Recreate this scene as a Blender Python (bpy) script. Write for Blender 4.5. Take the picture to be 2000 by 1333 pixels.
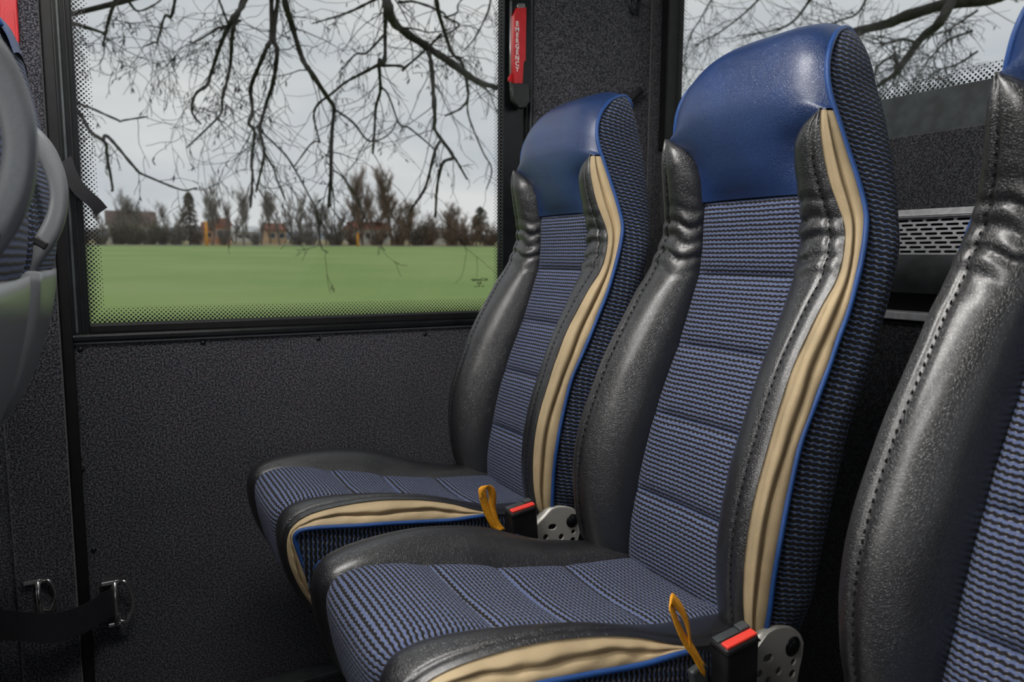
import bpy, math, random
import numpy as np
from mathutils import Vector, Matrix

for o in list(bpy.data.objects):
    bpy.data.objects.remove(o)
scene = bpy.context.scene
col = scene.collection
PI = math.pi

# ------------------------------------------------------------------ camera
YAW, PITCH, ROLL, FPX = 0.509262, 0.115796, 0.006423, 1420.0
CAM = np.array([0.0, 0.0, 1.0])


def cam_axes():
    cy, sy, cp, sp = math.cos(YAW), math.sin(YAW), math.cos(PITCH), math.sin(PITCH)
    f = np.array([sy * cp, cy * cp, -sp])
    r = np.array([cy, -sy, 0.0])
    u = np.cross(r, f)
    cr, sr = math.cos(ROLL), math.sin(ROLL)
    return cr * r + sr * u, cr * u - sr * r, f


RT, UP, FW = cam_axes()
cam_data = bpy.data.cameras.new('camera')
cam = bpy.data.objects.new('camera', cam_data)
col.objects.link(cam)
M = Matrix(((RT[0], UP[0], -FW[0], CAM[0]), (RT[1], UP[1], -FW[1], CAM[1]), (RT[2], UP[2], -FW[2], CAM[2]), (0, 0, 0, 1)))
cam.matrix_world = M
cam_data.sensor_width = 36.0
cam_data.lens = FPX / 2000 * 36.0
cam_data.clip_start = 0.02
cam_data.clip_end = 2000
cam_data.dof.use_dof = True
cam_data.dof.focus_distance = 1.02
cam_data.dof.aperture_fstop = 6.3
scene.camera = cam


def ray(x, y):
    return RT * (x - 1000.0) - UP * (y - 666.5) + FW * FPX


def at(x, y, Y):
    """point on the plane Y = const seen at a pixel of the photograph"""
    d = ray(x, y)
    return CAM + d * (Y / d[1])


def atx(x, y, X):
    d = ray(x, y)
    return CAM + d * (X / d[0])


# ------------------------------------------------------------------ view, world
vs = scene.view_settings
vs.view_transform = 'Standard'
vs.look = 'None'
vs.gamma = 1.0
vs.use_curve_mapping = False
vs.exposure = 0.0

world = bpy.data.worlds.new('overcast_sky')
scene.world = world
world.use_nodes = True
wn, wl = world.node_tree.nodes, world.node_tree.links
wn.clear()
w_out = wn.new('ShaderNodeOutputWorld')
w_bg = wn.new('ShaderNodeBackground')
w_tc = wn.new('ShaderNodeTexCoord')
w_map = wn.new('ShaderNodeMapping')
w_map.inputs['Scale'].default_value = (1.2, 1.2, 3.6)
w_noise = wn.new('ShaderNodeTexNoise')
w_noise.inputs['Scale'].default_value = 2.3
w_noise.inputs['Detail'].default_value = 4.0
w_noise.inputs['Roughness'].default_value = 0.5
w_ramp = wn.new('ShaderNodeValToRGB')
w_ramp.color_ramp.elements[0].position = 0.36
w_ramp.color_ramp.elements[0].color = (0.53, 0.56, 0.60, 1)
w_ramp.color_ramp.elements[1].position = 0.64
w_ramp.color_ramp.elements[1].color = (0.74, 0.74, 0.74, 1)
wl.new(w_tc.outputs['Generated'], w_map.inputs['Vector'])
wl.new(w_map.outputs['Vector'], w_noise.inputs['Vector'])
wl.new(w_noise.outputs['Fac'], w_ramp.inputs['Fac'])
wl.new(w_ramp.outputs['Color'], w_bg.inputs['Color'])
w_bg.inputs['Strength'].default_value = 1.0
wl.new(w_bg.outputs['Background'], w_out.inputs['Surface'])

FILL_STRENGTH = 21.0


# ------------------------------------------------------------------ node helpers
class S:
    """tiny wrapper so that shader maths can be written as expressions"""
    def __init__(self, nt, sock):
        self.nt, self.s = nt, sock

    def _m(self, op, *a):
        n = self.nt.nodes.new('ShaderNodeMath')
        n.operation = op
        for i, v in enumerate((self,) + a):
            if isinstance(v, S):
                self.nt.links.new(v.s, n.inputs[i])
            else:
                n.inputs[i].default_value = v
        return S(self.nt, n.outputs[0])

    def __add__(self, b): return self._m('ADD', b)
    def __sub__(self, b): return self._m('SUBTRACT', b)
    def __mul__(self, b): return self._m('MULTIPLY', b)
    def __truediv__(self, b): return self._m('DIVIDE', b)
    def sin(self): return self._m('SINE')
    def fract(self): return self._m('FRACT')
    def abs(self): return self._m('ABSOLUTE')
    def min(self, b): return self._m('MINIMUM', b)
    def max(self, b): return self._m('MAXIMUM', b)
    def lt(self, b): return self._m('LESS_THAN', b)
    def sqrt(self): return self._m('SQRT')

    def ss(self, a, b, lo=0.0, hi=1.0):
        n = self.nt.nodes.new('ShaderNodeMapRange')
        n.interpolation_type = 'SMOOTHSTEP'
        self.nt.links.new(self.s, n.inputs['Value'])
        n.inputs['From Min'].default_value = a
        n.inputs['From Max'].default_value = b
        n.inputs['To Min'].default_value = lo
        n.inputs['To Max'].default_value = hi
        return S(self.nt, n.outputs['Result'])


def new_mat(name):
    m = bpy.data.materials.new(name)
    m.use_nodes = True
    nt = m.node_tree
    b = nt.nodes['Principled BSDF']
    return m, nt, b


def setp(b, **kw):
    for k, v in kw.items():
        b.inputs[k.replace('_', ' ')].default_value = v


def mixc(nt, fac, a, b):
    n = nt.nodes.new('ShaderNodeMix')
    n.data_type = 'RGBA'
    if isinstance(fac, S):
        nt.links.new(fac.s, n.inputs[0])
    else:
        n.inputs[0].default_value = fac
    for idx, v in ((6, a), (7, b)):
        if isinstance(v, (tuple, list)):
            n.inputs[idx].default_value = (*v, 1)
        else:
            nt.links.new(v, n.inputs[idx])
    return n.outputs[2]


def noise(nt, scale, detail=2.0, coord='Object', rough=0.5, stretch=None):
    tc = nt.nodes.new('ShaderNodeTexCoord')
    n = nt.nodes.new('ShaderNodeTexNoise')
    n.inputs['Scale'].default_value = scale
    n.inputs['Detail'].default_value = detail
    n.inputs['Roughness'].default_value = rough
    src = tc.outputs[coord]
    if stretch:
        mp = nt.nodes.new('ShaderNodeMapping')
        mp.inputs['Scale'].default_value = stretch
        nt.links.new(src, mp.inputs['Vector'])
        src = mp.outputs['Vector']
    nt.links.new(src, n.inputs['Vector'])
    return S(nt, n.outputs['Fac'])


def bump(nt, b, h, strength, dist):
    n = nt.nodes.new('ShaderNodeBump')
    n.inputs['Strength'].default_value = strength
    n.inputs['Distance'].default_value = dist
    nt.links.new(h.s, n.inputs['Height'])
    nt.links.new(n.outputs['Normal'], b.inputs['Normal'])


def mat_plain(name, rgb, rough=0.5, metal=0.0, nscale=40.0, var=0.25, bumpd=0.0, bscale=300.0, spec=0.5, coat=0.0):
    m, nt, b = new_mat(name)
    f = noise(nt, nscale, 3.0)
    c = mixc(nt, f.ss(0.3, 0.7), [x * (1 - var) for x in rgb], [min(1, x * (1 + var)) for x in rgb])
    nt.links.new(c, b.inputs['Base Color'])
    setp(b, Roughness=rough, Metallic=metal)
    b.inputs['Specular IOR Level'].default_value = spec
    b.inputs['Coat Weight'].default_value = coat
    if bumpd:
        bump(nt, b, noise(nt, bscale, 2.0), 0.6, bumpd)
    return m


def mat_leather(name, rgb, rough=0.4, scale=420.0, dist=0.0006, spec=0.5, coat=0.0):
    m, nt, b = new_mat(name)
    tc = nt.nodes.new('ShaderNodeTexCoord')
    v = nt.nodes.new('ShaderNodeTexVoronoi')
    v.feature = 'DISTANCE_TO_EDGE'
    v.inputs['Scale'].default_value = scale
    wob = nt.nodes.new('ShaderNodeTexNoise')
    wob.inputs['Scale'].default_value = scale * 0.6
    nt.links.new(tc.outputs['Object'], wob.inputs['Vector'])
    mx = nt.nodes.new('ShaderNodeMix')
    mx.data_type = 'VECTOR'
    mx.inputs[0].default_value = 0.004
    nt.links.new(tc.outputs['Object'], mx.inputs[4])
    nt.links.new(wob.outputs['Color'], mx.inputs[5])
    nt.links.new(mx.outputs[1], v.inputs['Vector'])
    h = S(nt, v.outputs['Distance']).ss(0.0, 0.25)
    fine = noise(nt, scale * 2.2, 2.0)
    big = noise(nt, 14.0, 3.0)
    bump(nt, b, h + fine * 0.7, 0.5, dist)
    c = mixc(nt, big.ss(0.3, 0.7), [x * 0.85 for x in rgb], [x * 1.15 for x in rgb])
    nt.links.new(c, b.inputs['Base Color'])
    r = big * 0.12 + (rough - 0.06)
    nt.links.new(r.s, b.inputs['Roughness'])
    b.inputs['Specular IOR Level'].default_value = spec
    b.inputs['Coat Weight'].default_value = coat
    b.inputs['Coat Roughness'].default_value = rough * 0.9
    b.inputs['Coat IOR'].default_value = 1.7
    return m


def mat_fabric(name, period, wavel, amp, duty, blue, dark, thread=(0.42, 0.42, 0.40), tamount=0.8):
    m, nt, b = new_mat(name)
    uv = nt.nodes.new('ShaderNodeUVMap')
    uv.uv_map = 'weave'
    sp = nt.nodes.new('ShaderNodeSeparateXYZ')
    nt.links.new(uv.outputs['UV'], sp.inputs[0])
    u, v = S(nt, sp.outputs[0]), S(nt, sp.outputs[1])
    wob = noise(nt, 60.0, 1.0)
    wave = (u * (2 * PI / wavel)).sin()
    ph = v / period + wave * amp + (wob - 0.5) * 0.25
    row = ph - ph.fract()
    t = (ph.fract() - 0.5).abs() * 2.0          # 0 in the middle of a yarn, 1 between yarns
    stripe = t.ss(duty - 0.14, duty + 0.14, 1.0, 0.0)
    tw = ((u / 0.0011) + ph * 3.0).fract() - 0.5   # twisted yarn
    yarn = noise(nt, 1500.0, 1.0)
    ub = (u * (2 * PI / wavel) + row * 0.9).sin()
    thr = t.ss(duty - 0.22, duty - 0.02) * t.ss(duty + 0.04, duty + 0.2, 1.0, 0.0) * ub.ss(0.15, 0.8) * tamount
    spk = noise(nt, 700.0, 1.0)
    c1 = mixc(nt, stripe, dark, mixc(nt, yarn.ss(0.3, 0.7), [x * 0.62 for x in blue], [x * 1.35 for x in blue]))
    c2 = mixc(nt, thr * spk.ss(0.35, 0.6), c1, thread)
    nt.links.new(c2, b.inputs['Base Color'])
    setp(b, Roughness=0.82)
    b.inputs['Specular IOR Level'].default_value = 0.25
    b.inputs['Sheen Weight'].default_value = 0.06
    h = stripe + tw.abs() * 0.25 * stripe + thr * 0.4 + yarn * 0.3
    bump(nt, b, h, 0.9, 0.0012)
    return m


def mat_felt(name, lo, hi, scale=420.0):
    m, nt, b = new_mat(name)
    f = noise(nt, scale, 3.0, rough=0.7)
    g = noise(nt, scale * 0.5, 2.0)
    big = noise(nt, 9.0, 3.0)
    tint = mixc(nt, g.ss(0.35, 0.65), (0.90, 1.0, 1.12), (1.04, 0.97, 1.03))
    c = mixc(nt, f.ss(0.43, 0.62) * (big * 0.6 + 0.7), lo, hi)
    mu = nt.nodes.new('ShaderNodeMix')
    mu.data_type = 'RGBA'
    mu.blend_type = 'MULTIPLY'
    mu.inputs[0].default_value = 1.0
    nt.links.new(c, mu.inputs[6])
    nt.links.new(tint, mu.inputs[7])
    nt.links.new(mu.outputs[2], b.inputs['Base Color'])
    setp(b, Roughness=0.95)
    b.inputs['Specular IOR Level'].default_value = 0.15
    b.inputs['Sheen Weight'].default_value = 0.3
    bump(nt, b, f, 0.8, 0.0015)
    return m


def mat_emit(name, rgb, strength):
    m, nt, b = new_mat(name)
    setp(b, Base_Color=(*rgb, 1))
    b.inputs['Emission Color'].default_value = (*rgb, 1)
    b.inputs['Emission Strength'].default_value = strength
    return m


def mat_glass(name, w, h, bands, pitch=0.0078):
    """clear pane with the printed dot border; UV 'pane' is in metres; bands = left, right, bottom, top band widths"""
    m, nt, b = new_mat(name)
    nt.nodes.remove(b)
    out = nt.nodes['Material Output']
    uv = nt.nodes.new('ShaderNodeUVMap')
    uv.uv_map = 'pane'
    sp = nt.nodes.new('ShaderNodeSeparateXYZ')
    nt.links.new(uv.outputs['UV'], sp.inputs[0])
    u, v = S(nt, sp.outputs[0]), S(nt, sp.outputs[1])
    zero = u * 0.0
    d = (u / bands[0]).min((zero + w - u) / bands[1]).min(v / bands[2]).min((zero + h - v) / bands[3])
    a = ((u + v) / pitch).fract() - 0.5
    c = ((u - v) / pitch).fract() - 0.5
    dist = (a * a + c * c).sqrt() * (pitch / math.sqrt(2))
    rad = d.max(0.0) * -0.00165 + 0.00265
    dots = dist.lt(rad) * d.lt(1.0)
    solid = d.lt(0.02)
    mask = dots.max(solid)
    tr = nt.nodes.new('ShaderNodeBsdfTransparent')
    tr.inputs['Color'].default_value = (0.95, 0.97, 0.96, 1)
    gl = nt.nodes.new('ShaderNodeBsdfGlossy')
    gl.inputs['Roughness'].default_value = 0.02
    fr = nt.nodes.new('ShaderNodeFresnel')
    fr.inputs['IOR'].default_value = 1.35
    m1 = nt.nodes.new('ShaderNodeMixShader')
    nt.links.new(fr.outputs[0], m1.inputs[0])
    nt.links.new(tr.outputs[0], m1.inputs[1])
    nt.links.new(gl.outputs[0], m1.inputs[2])
    ink = nt.nodes.new('ShaderNodeBsdfPrincipled')
    ink.inputs['Base Color'].default_value = (0.006, 0.006, 0.008, 1)
    ink.inputs['Roughness'].default_value = 0.35
    m2 = nt.nodes.new('ShaderNodeMixShader')
    nt.links.new(mask.s, m2.inputs[0])
    nt.links.new(m1.outputs[0], m2.inputs[1])
    nt.links.new(ink.outputs[0], m2.inputs[2])
    nt.links.new(m2.outputs[0], out.inputs['Surface'])
    return m


def mat_ground(name):
    m, nt, b = new_mat(name)
    f = noise(nt, 0.05, 4.0)
    g = noise(nt, 4.0, 4.0, rough=0.7)
    c1 = mixc(nt, f.ss(0.35, 0.65), (0.235, 0.355, 0.110), (0.315, 0.420, 0.155))
    c2 = mixc(nt, g.ss(0.4, 0.75) * 0.5, c1, (0.36, 0.42, 0.18))
    nt.links.new(c2, b.inputs['Base Color'])
    setp(b, Roughness=0.95)
    b.inputs['Specular IOR Level'].default_value = 0.1
    bump(nt, b, g, 0.5, 0.05)
    return m


MAT = {}
MAT['felt'] = mat_felt('dark_felt', (0.007, 0.007, 0.009), (0.130, 0.129, 0.140), 330.0)
MAT['felt_lining'] = mat_felt('dark_wall_carpet', (0.010, 0.010, 0.011), (0.085, 0.085, 0.090), 330.0)
MAT['leather'] = mat_leather('black_leather', (0.009, 0.009, 0.011), 0.34, scale=400, dist=0.0007, spec=0.75, coat=0.5)
MAT['leather_blue'] = mat_leather('blue_leather', (0.010, 0.036, 0.135), 0.38, spec=0.7, coat=0.35)
MAT['beige'] = mat_leather('beige_leather', (0.50, 0.385, 0.232), 0.55, scale=500, dist=0.0003, spec=0.3)
MAT['piping'] = mat_leather('blue_piping', (0.015, 0.070, 0.26), 0.40, scale=700, dist=0.0003)
MAT['fabric'] = mat_fabric('ribbed_seat_fabric', 0.0064, 0.0082, 0.08, 0.50, (0.110, 0.143, 0.270), (0.012, 0.010, 0.011))
MAT['fabric_side'] = mat_fabric('wavy_side_fabric', 0.0064, 0.0110, 0.10, 0.30, (0.060, 0.105, 0.250), (0.008, 0.008, 0.009), (0.42, 0.42, 0.40), 0.8)
MAT['thread'] = mat_plain('black_thread', (0.012, 0.012, 0.013), 0.9, spec=0.1)
MAT['rubber'] = mat_plain('black_rubber', (0.007, 0.007, 0.008), 0.5, spec=0.3)
MAT['gloss_black'] = mat_plain('gloss_black_trim', (0.006, 0.007, 0.008), 0.28, spec=0.35)
MAT['black_plastic'] = mat_plain('black_plastic', (0.016, 0.016, 0.017), 0.42, bumpd=0.0003, bscale=900)
MAT['dark_metal'] = mat_plain('dark_painted_metal', (0.055, 0.063, 0.066), 0.45, 0.2)
MAT['bracket'] = mat_plain('silver_painted_bracket', (0.47, 0.46, 0.43), 0.36, 0.25, nscale=600, var=0.12)
MAT['aluminium'] = mat_plain('brushed_aluminium', (0.72, 0.72, 0.75), 0.38, 0.35, nscale=90, var=0.1)
MAT['chrome'] = mat_plain('bright_steel', (0.55, 0.55, 0.55), 0.22, 0.95, var=0.1)
MAT['grey_plastic'] = mat_plain('satin_grey_plastic', (0.20, 0.21, 0.225), 0.30, 0.25, nscale=900, var=0.08)
MAT['red'] = mat_plain('red_plastic', (0.50, 0.014, 0.020), 0.38, var=0.08)
MAT['red_button'] = mat_plain('coral_red_button', (0.80, 0.055, 0.040), 0.35, var=0.05)
MAT['yellow'] = mat_plain('yellow_webbing', (0.80, 0.34, 0.012), 0.7, nscale=500, var=0.18, bumpd=0.0004, bscale=900)
MAT['webbing'] = mat_plain('black_webbing', (0.010, 0.010, 0.014), 0.65, bumpd=0.0004, bscale=700)
MAT['white_ink'] = mat_plain('pale_lettering', (0.75, 0.72, 0.70), 0.5, var=0.05)
MAT['ink'] = mat_plain('dark_lettering', (0.02, 0.03, 0.015), 0.6, var=0.05)
MAT['ceiling'] = mat_plain('grey_ceiling_cloth', (0.42, 0.42, 0.43), 0.9)
MAT['floor'] = mat_plain('dark_vinyl_floor', (0.030, 0.030, 0.033), 0.6)
MAT['lamp'] = mat_emit('fill_diffuser', (1.0, 0.97, 0.93), FILL_STRENGTH)  # glow of the added fill lamps under the ceiling
MAT['field'] = mat_ground('young_green_crop')
MAT['soil'] = mat_plain('dry_verge_grass', (0.30, 0.26, 0.12), 0.95, nscale=2.0)
MAT['bark'] = mat_plain('grey_brown_bark', (0.028, 0.026, 0.020), 0.9, nscale=25, var=0.4, bumpd=0.003, bscale=60)
MAT['bark_far'] = mat_plain('hazed_grey_bark', (0.190, 0.166, 0.145), 0.95, nscale=0.5)  # bark tone lightened to paint distance haze into the colour
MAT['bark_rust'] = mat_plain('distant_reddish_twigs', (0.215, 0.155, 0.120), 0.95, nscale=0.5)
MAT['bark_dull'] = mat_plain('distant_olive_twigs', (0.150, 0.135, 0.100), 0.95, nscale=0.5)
MAT['conifer'] = mat_plain('distant_dark_needles', (0.055, 0.062, 0.045), 0.95, nscale=0.8)
MAT['conifer_brown'] = mat_plain('distant_brown_needles', (0.085, 0.070, 0.048), 0.95, nscale=0.8)
MAT['wall_white'] = mat_plain('white_render', (0.62, 0.61, 0.58), 0.9, nscale=0.5, var=0.06)
MAT['wall_orange'] = mat_plain('orange_render', (0.55, 0.26, 0.12), 0.9, nscale=0.5, var=0.06)
MAT['wall_peach'] = mat_plain('peach_render', (0.62, 0.42, 0.26), 0.9, nscale=0.5, var=0.06)
MAT['roof_red'] = mat_plain('red_roof_tiles', (0.27, 0.10, 0.065), 0.9, nscale=1.0)
MAT['roof_pale'] = mat_plain('pale_sheet_roof', (0.66, 0.67, 0.68), 0.6, nscale=0.5, var=0.05)
MAT['roof_dark'] = mat_plain('brown_roof_tiles', (0.14, 0.10, 0.085), 0.9, nscale=1.0)
MAT['pane_dark'] = mat_plain('dark_window_pane', (0.05, 0.06, 0.07), 0.2)
MAT['post'] = mat_plain('yellow_orange_paint', (0.75, 0.30, 0.02), 0.6, var=0.05)
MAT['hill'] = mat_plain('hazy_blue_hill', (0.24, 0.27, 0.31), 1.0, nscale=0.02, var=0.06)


# ------------------------------------------------------------------ mesh helpers
def link(name, mesh, mat=None, parent=None):
    o = bpy.data.objects.new(name, mesh)
    col.objects.link(o)
    if mat is not None and mesh is not None and not mesh.materials:
        mesh.materials.append(mat)
    if parent is not None:
        o.parent = parent
    return o


def tag(o, label=None, cat=None, group=None, kind=None):
    if label: o['label'] = label
    if cat: o['category'] = cat
    if group: o['group'] = group
    if kind: o['kind'] = kind
    return o


def empty(name, loc):
    o = bpy.data.objects.new(name, None)
    col.objects.link(o)
    o.location = loc
    o.empty_display_size = 0.05
    return o


def smooth(me, on=True):
    me.polygons.foreach_set('use_smooth', [on] * len(me.polygons))


def mesh_from(verts, faces, sm=True, name='mesh'):
    me = bpy.data.meshes.new(name)
    me.from_pydata([tuple(map(float, v)) for v in verts], [], faces)
    me.update()
    smooth(me, sm)
    return me


def grid_mesh(P, UV=None, wrap=False, name='grid', uvname='weave', flip=False):
    """P: array ny x nx x 3"""
    P = np.asarray(P, float)
    ny, nx = P.shape[:2]
    faces = []
    for j in range(ny - 1):
        for i in range(nx if wrap else nx - 1):
            k = (i + 1) % nx
            f = (j * nx + i, j * nx + k, (j + 1) * nx + k, (j + 1) * nx + i)
            faces.append(f[::-1] if flip else f)
    me = mesh_from(P.reshape(-1, 3), faces, True, name)
    if UV is not None:
        UV = np.asarray(UV, float).reshape(-1, 2)
        lay = me.uv_layers.new(name=uvname)
        idx = np.empty(len(me.loops), dtype=np.int32)
        me.loops.foreach_get('vertex_index', idx)
        lay.data.foreach_set('uv', UV[idx].astype(np.float32).ravel())
    return me


def join_data(parts):
    V, Fc = [], []
    for v, f in parts:
        b = len(V)
        V.extend(v)
        Fc.extend([tuple(i + b for i in q) for q in f])
    return V, Fc


def box_data(x0, x1, y0, y1, z0, z1):
    v = [(x, y, z) for x in (x0, x1) for y in (y0, y1) for z in (z0, z1)]
    f = [(0, 1, 3, 2), (4, 6, 7, 5), (0, 4, 5, 1), (2, 3, 7, 6), (0, 2, 6, 4), (1, 5, 7, 3)]
    return v, f


def add_bevel(o, w, seg=2):
    m = o.modifiers.new('bevel', 'BEVEL')
    m.width = w
    m.segments = seg
    m.limit_method = 'ANGLE'
    return o


def box(name, x0, x1, y0, y1, z0, z1, mat, parent=None, bev=0.0):
    v, f = box_data(min(x0, x1), max(x0, x1), min(y0, y1), max(y0, y1), min(z0, z1), max(z0, z1))
    o = link(name, mesh_from(v, f, False, name), mat, parent)
    if bev:
        add_bevel(o, bev)
    return o


def frames(path):
    path = np.asarray(path, float)
    t = np.gradient(path, axis=0)
    t /= np.linalg.norm(t, axis=1)[:, None] + 1e-12
    ref = np.array([0, 0, 1.0]) if abs(t[0][2]) < 0.9 else np.array([0, 1.0, 0])
    n = np.cross(t[0], ref)
    n /= np.linalg.norm(n)
    N = [n]
    for i in range(1, len(path)):
        n = N[-1] - t[i] * np.dot(N[-1], t[i])
        n /= np.linalg.norm(n) + 1e-12
        N.append(n)
    N = np.array(N)
    return path, t, N, np.cross(t, N)


def tube_data(path, rad, seg=8, caps=True):
    path, t, N, B = frames(path)
    n = len(path)
    rad = np.broadcast_to(np.asarray(rad, float), (n,))
    V, Fc = [], []
    for i in range(n):
        for k in range(seg):
            a = 2 * PI * k / seg
            V.append(tuple(path[i] + rad[i] * (math.cos(a) * N[i] + math.sin(a) * B[i])))
    for i in range(n - 1):
        for k in range(seg):
            l = (k + 1) % seg
            Fc.append((i * seg + k, i * seg + l, (i + 1) * seg + l, (i + 1) * seg + k))
    if caps:
        Fc.append(tuple(range(seg))[::-1])
        Fc.append(tuple((n - 1) * seg + k for k in range(seg)))
    return V, Fc


def ribbon_data(path, widths, thick):
    """flat strap: path points, width vector per point (full width), thickness"""
    path = np.asarray(path, float)
    W = np.broadcast_to(np.asarray(widths, float), path.shape)
    t = np.gradient(path, axis=0)
    t /= np.linalg.norm(t, axis=1)[:, None]
    nrm = np.cross(t, W)
    nrm /= np.linalg.norm(nrm, axis=1)[:, None] + 1e-9
    V, Fc = [], []
    for p, w, n in zip(path, W, nrm):
        for a, b in ((-.5, -.5), (.5, -.5), (.5, .5), (-.5, .5)):
            V.append(tuple(p + w * a + n * thick * b))
    for i in range(len(path) - 1):
        for k in range(4):
            l = (k + 1) % 4
            Fc.append((i * 4 + k, i * 4 + l, i * 4 + 4 + l, i * 4 + 4 + k))
    Fc.append((3, 2, 1, 0))
    e = (len(path) - 1) * 4
    Fc.append((e, e + 1, e + 2, e + 3))
    return V, Fc


def spl(q, keys, vals):
    """smooth (Catmull-Rom style) interpolation through keyed values"""
    k = np.asarray(keys, float)
    v = np.asarray(vals, float)
    if k[0] > k[-1]:
        k, v = k[::-1], v[::-1]
    q = np.clip(np.asarray(q, float), k[0], k[-1])
    m = np.gradient(v, k, axis=0)
    i = np.clip(np.searchsorted(k, q) - 1, 0, len(k) - 2)
    h = k[i + 1] - k[i]
    t = (q - k[i]) / h
    if v.ndim > 1:
        t, h = t[..., None], h[..., None]
    return ((2 * t**3 - 3 * t**2 + 1) * v[i] + (t**3 - 2 * t**2 + t) * h * m[i]
            + (-2 * t**3 + 3 * t**2) * v[i + 1] + (t**3 - t**2) * h * m[i + 1])


def curve_pts(pts, n):
    pts = np.asarray(pts, float)
    d = np.r_[0, np.cumsum(np.linalg.norm(np.diff(pts, axis=0), axis=1))]
    return spl(np.linspace(0, d[-1], n), d, pts)


def plate_mesh(outline, holes, depth, bevel=0.0, name='plate'):
    """flat plate in the local XY plane with real holes, thickness along Z"""
    cu = bpy.data.curves.new(name, 'CURVE')
    cu.dimensions = '2D'
    cu.fill_mode = 'BOTH'
    cu.extrude = depth / 2
    cu.bevel_depth = bevel
    cu.bevel_resolution = 2
    for loop in [outline] + holes:
        sp = cu.splines.new('POLY')
        sp.points.add(len(loop) - 1)
        for p, (x, y) in zip(sp.points, loop):
            p.co = (x, y, 0, 1)
        sp.use_cyclic_u = True
    ob = bpy.data.objects.new(name, cu)
    col.objects.link(ob)
    dg = bpy.context.evaluated_depsgraph_get()
    me = bpy.data.meshes.new_from_object(ob.evaluated_get(dg))
    bpy.data.objects.remove(ob)
    bpy.data.curves.remove(cu)
    me.materials.clear()
    return me


def text_mesh(txt, size, depth=0.0004, name='text', align='CENTER'):
    cu = bpy.data.curves.new(name, 'FONT')
    cu.body = txt
    cu.size = size
    cu.extrude = depth
    cu.offset = size * 0.03
    cu.align_x = align
    ob = bpy.data.objects.new(name, cu)
    col.objects.link(ob)
    dg = bpy.context.evaluated_depsgraph_get()
    me = bpy.data.meshes.new_from_object(ob.evaluated_get(dg))
    bpy.data.objects.remove(ob)
    bpy.data.curves.remove(cu)
    me.materials.clear()
    return me


def circle(cx, cy, r, n=20, sx=1.0):
    return [(cx + sx * r * math.cos(2 * PI * k / n), cy + r * math.sin(2 * PI * k / n)) for k in range(n)]


def slot(cx, cy, L, H, n=6, ang=0.0):
    r = H / 2
    a = L / 2 - r
    p = []
    for k in range(n + 1):
        t = -PI / 2 + PI * k / n
        p.append((a + r * math.cos(t), r * math.sin(t)))
    for k in range(n + 1):
        t = PI / 2 + PI * k / n
        p.append((-a + r * math.cos(t), r * math.sin(t)))
    c, s = math.cos(ang), math.sin(ang)
    return [(cx + c * x - s * y, cy + s * x + c * y) for x, y in p]


def dome_data(c, r, axis, h, seg=14, rings=4):
    """button head lying on a surface: c centre on the surface, axis outward"""
    axis = np.array(axis, float)
    axis /= np.linalg.norm(axis)
    ref = np.array([0, 0, 1.0]) if abs(axis[2]) < 0.9 else np.array([1.0, 0, 0])
    n = np.cross(axis, ref)
    n /= np.linalg.norm(n)
    b = np.cross(axis, n)
    V, Fc = [], []
    for j in range(rings):
        a = (PI / 2) * j / rings
        for k in range(seg):
            t = 2 * PI * k / seg
            V.append(tuple(np.array(c) + r * math.cos(a) * (math.cos(t) * n + math.sin(t) * b) + axis * h * math.sin(a)))
    V.append(tuple(np.array(c) + axis * h))
    for j in range(rings - 1):
        for k in range(seg):
            l = (k + 1) % seg
            Fc.append((j * seg + k, j * seg + l, (j + 1) * seg + l, (j + 1) * seg + k))
    for k in range(seg):
        Fc.append(((rings - 1) * seg + k, (rings - 1) * seg + (k + 1) % seg, rings * seg))
    Fc.append(tuple(range(seg))[::-1])
    return V, Fc


# ================================================================== THE BUS SHELL
WY = 1.50          # inner face of the side wall
RX = 1.25          # inner face of the rear wall
GX0, GX1, GZ0, GZ1 = -0.028, 0.812, 0.873, 1.74      # side pane
RZ0, RZ1 = 1.288, 1.78                                # rear pane
RY0, RY1 = -0.95, 1.43

tag(box('floor', -7.0, RX + 0.05, -1.1, WY + 0.05, -0.05, 0.0, MAT['floor']), kind='structure')
tag(box('ceiling', -7.0, RX + 0.05, -1.1, WY + 0.05, 1.98, 2.05, MAT['ceiling']), kind='structure')

# side wall: lower felt panel, the two pillars, band above the windows
w = tag(box('wall_side_lower', -0.055, RX, WY, WY + 0.05, 0.0, 0.838, MAT['felt'], bev=0.003), kind='structure')
rv = mesh_from(*dome_data((0, 0, 0), 0.0052, (0, -1, 0), 0.003, 12, 3), True, 'rivet')
for (px, py) in ((157, 683), (397, 670), (622, 662), (830, 653), (160, 918), (183, 1075)):
    p = at(px, py, WY)
    o = link('rivet', rv, MAT['gloss_black'], w)
    o.location = p
tag(box('wall_side_front_pillar', -0.165, -0.074, WY - 0.015, WY + 0.05, 0.0, 1.98, MAT['felt'], bev=0.006), kind='structure')
tag(box('wall_side_front', -1.2, -0.165, WY, WY + 0.05, 0.0, 1.98, MAT['felt']), kind='structure')
tag(box('trim_1', -0.0735, -0.0545, WY - 0.006, WY + 0.05, 0.0, 1.98, MAT['rubber'], bev=0.003), kind='structure')
tag(box('wall_side_rear_pillar', 0.8915, RX + 0.05, WY - 0.004, WY + 0.05, 0.838, 1.98, MAT['felt'], bev=0.004), kind='structure')
tag(box('wall_side_top', -0.074, 0.893, WY, WY + 0.05, GZ1 + 0.04, 1.98, MAT['felt']), kind='structure')
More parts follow.
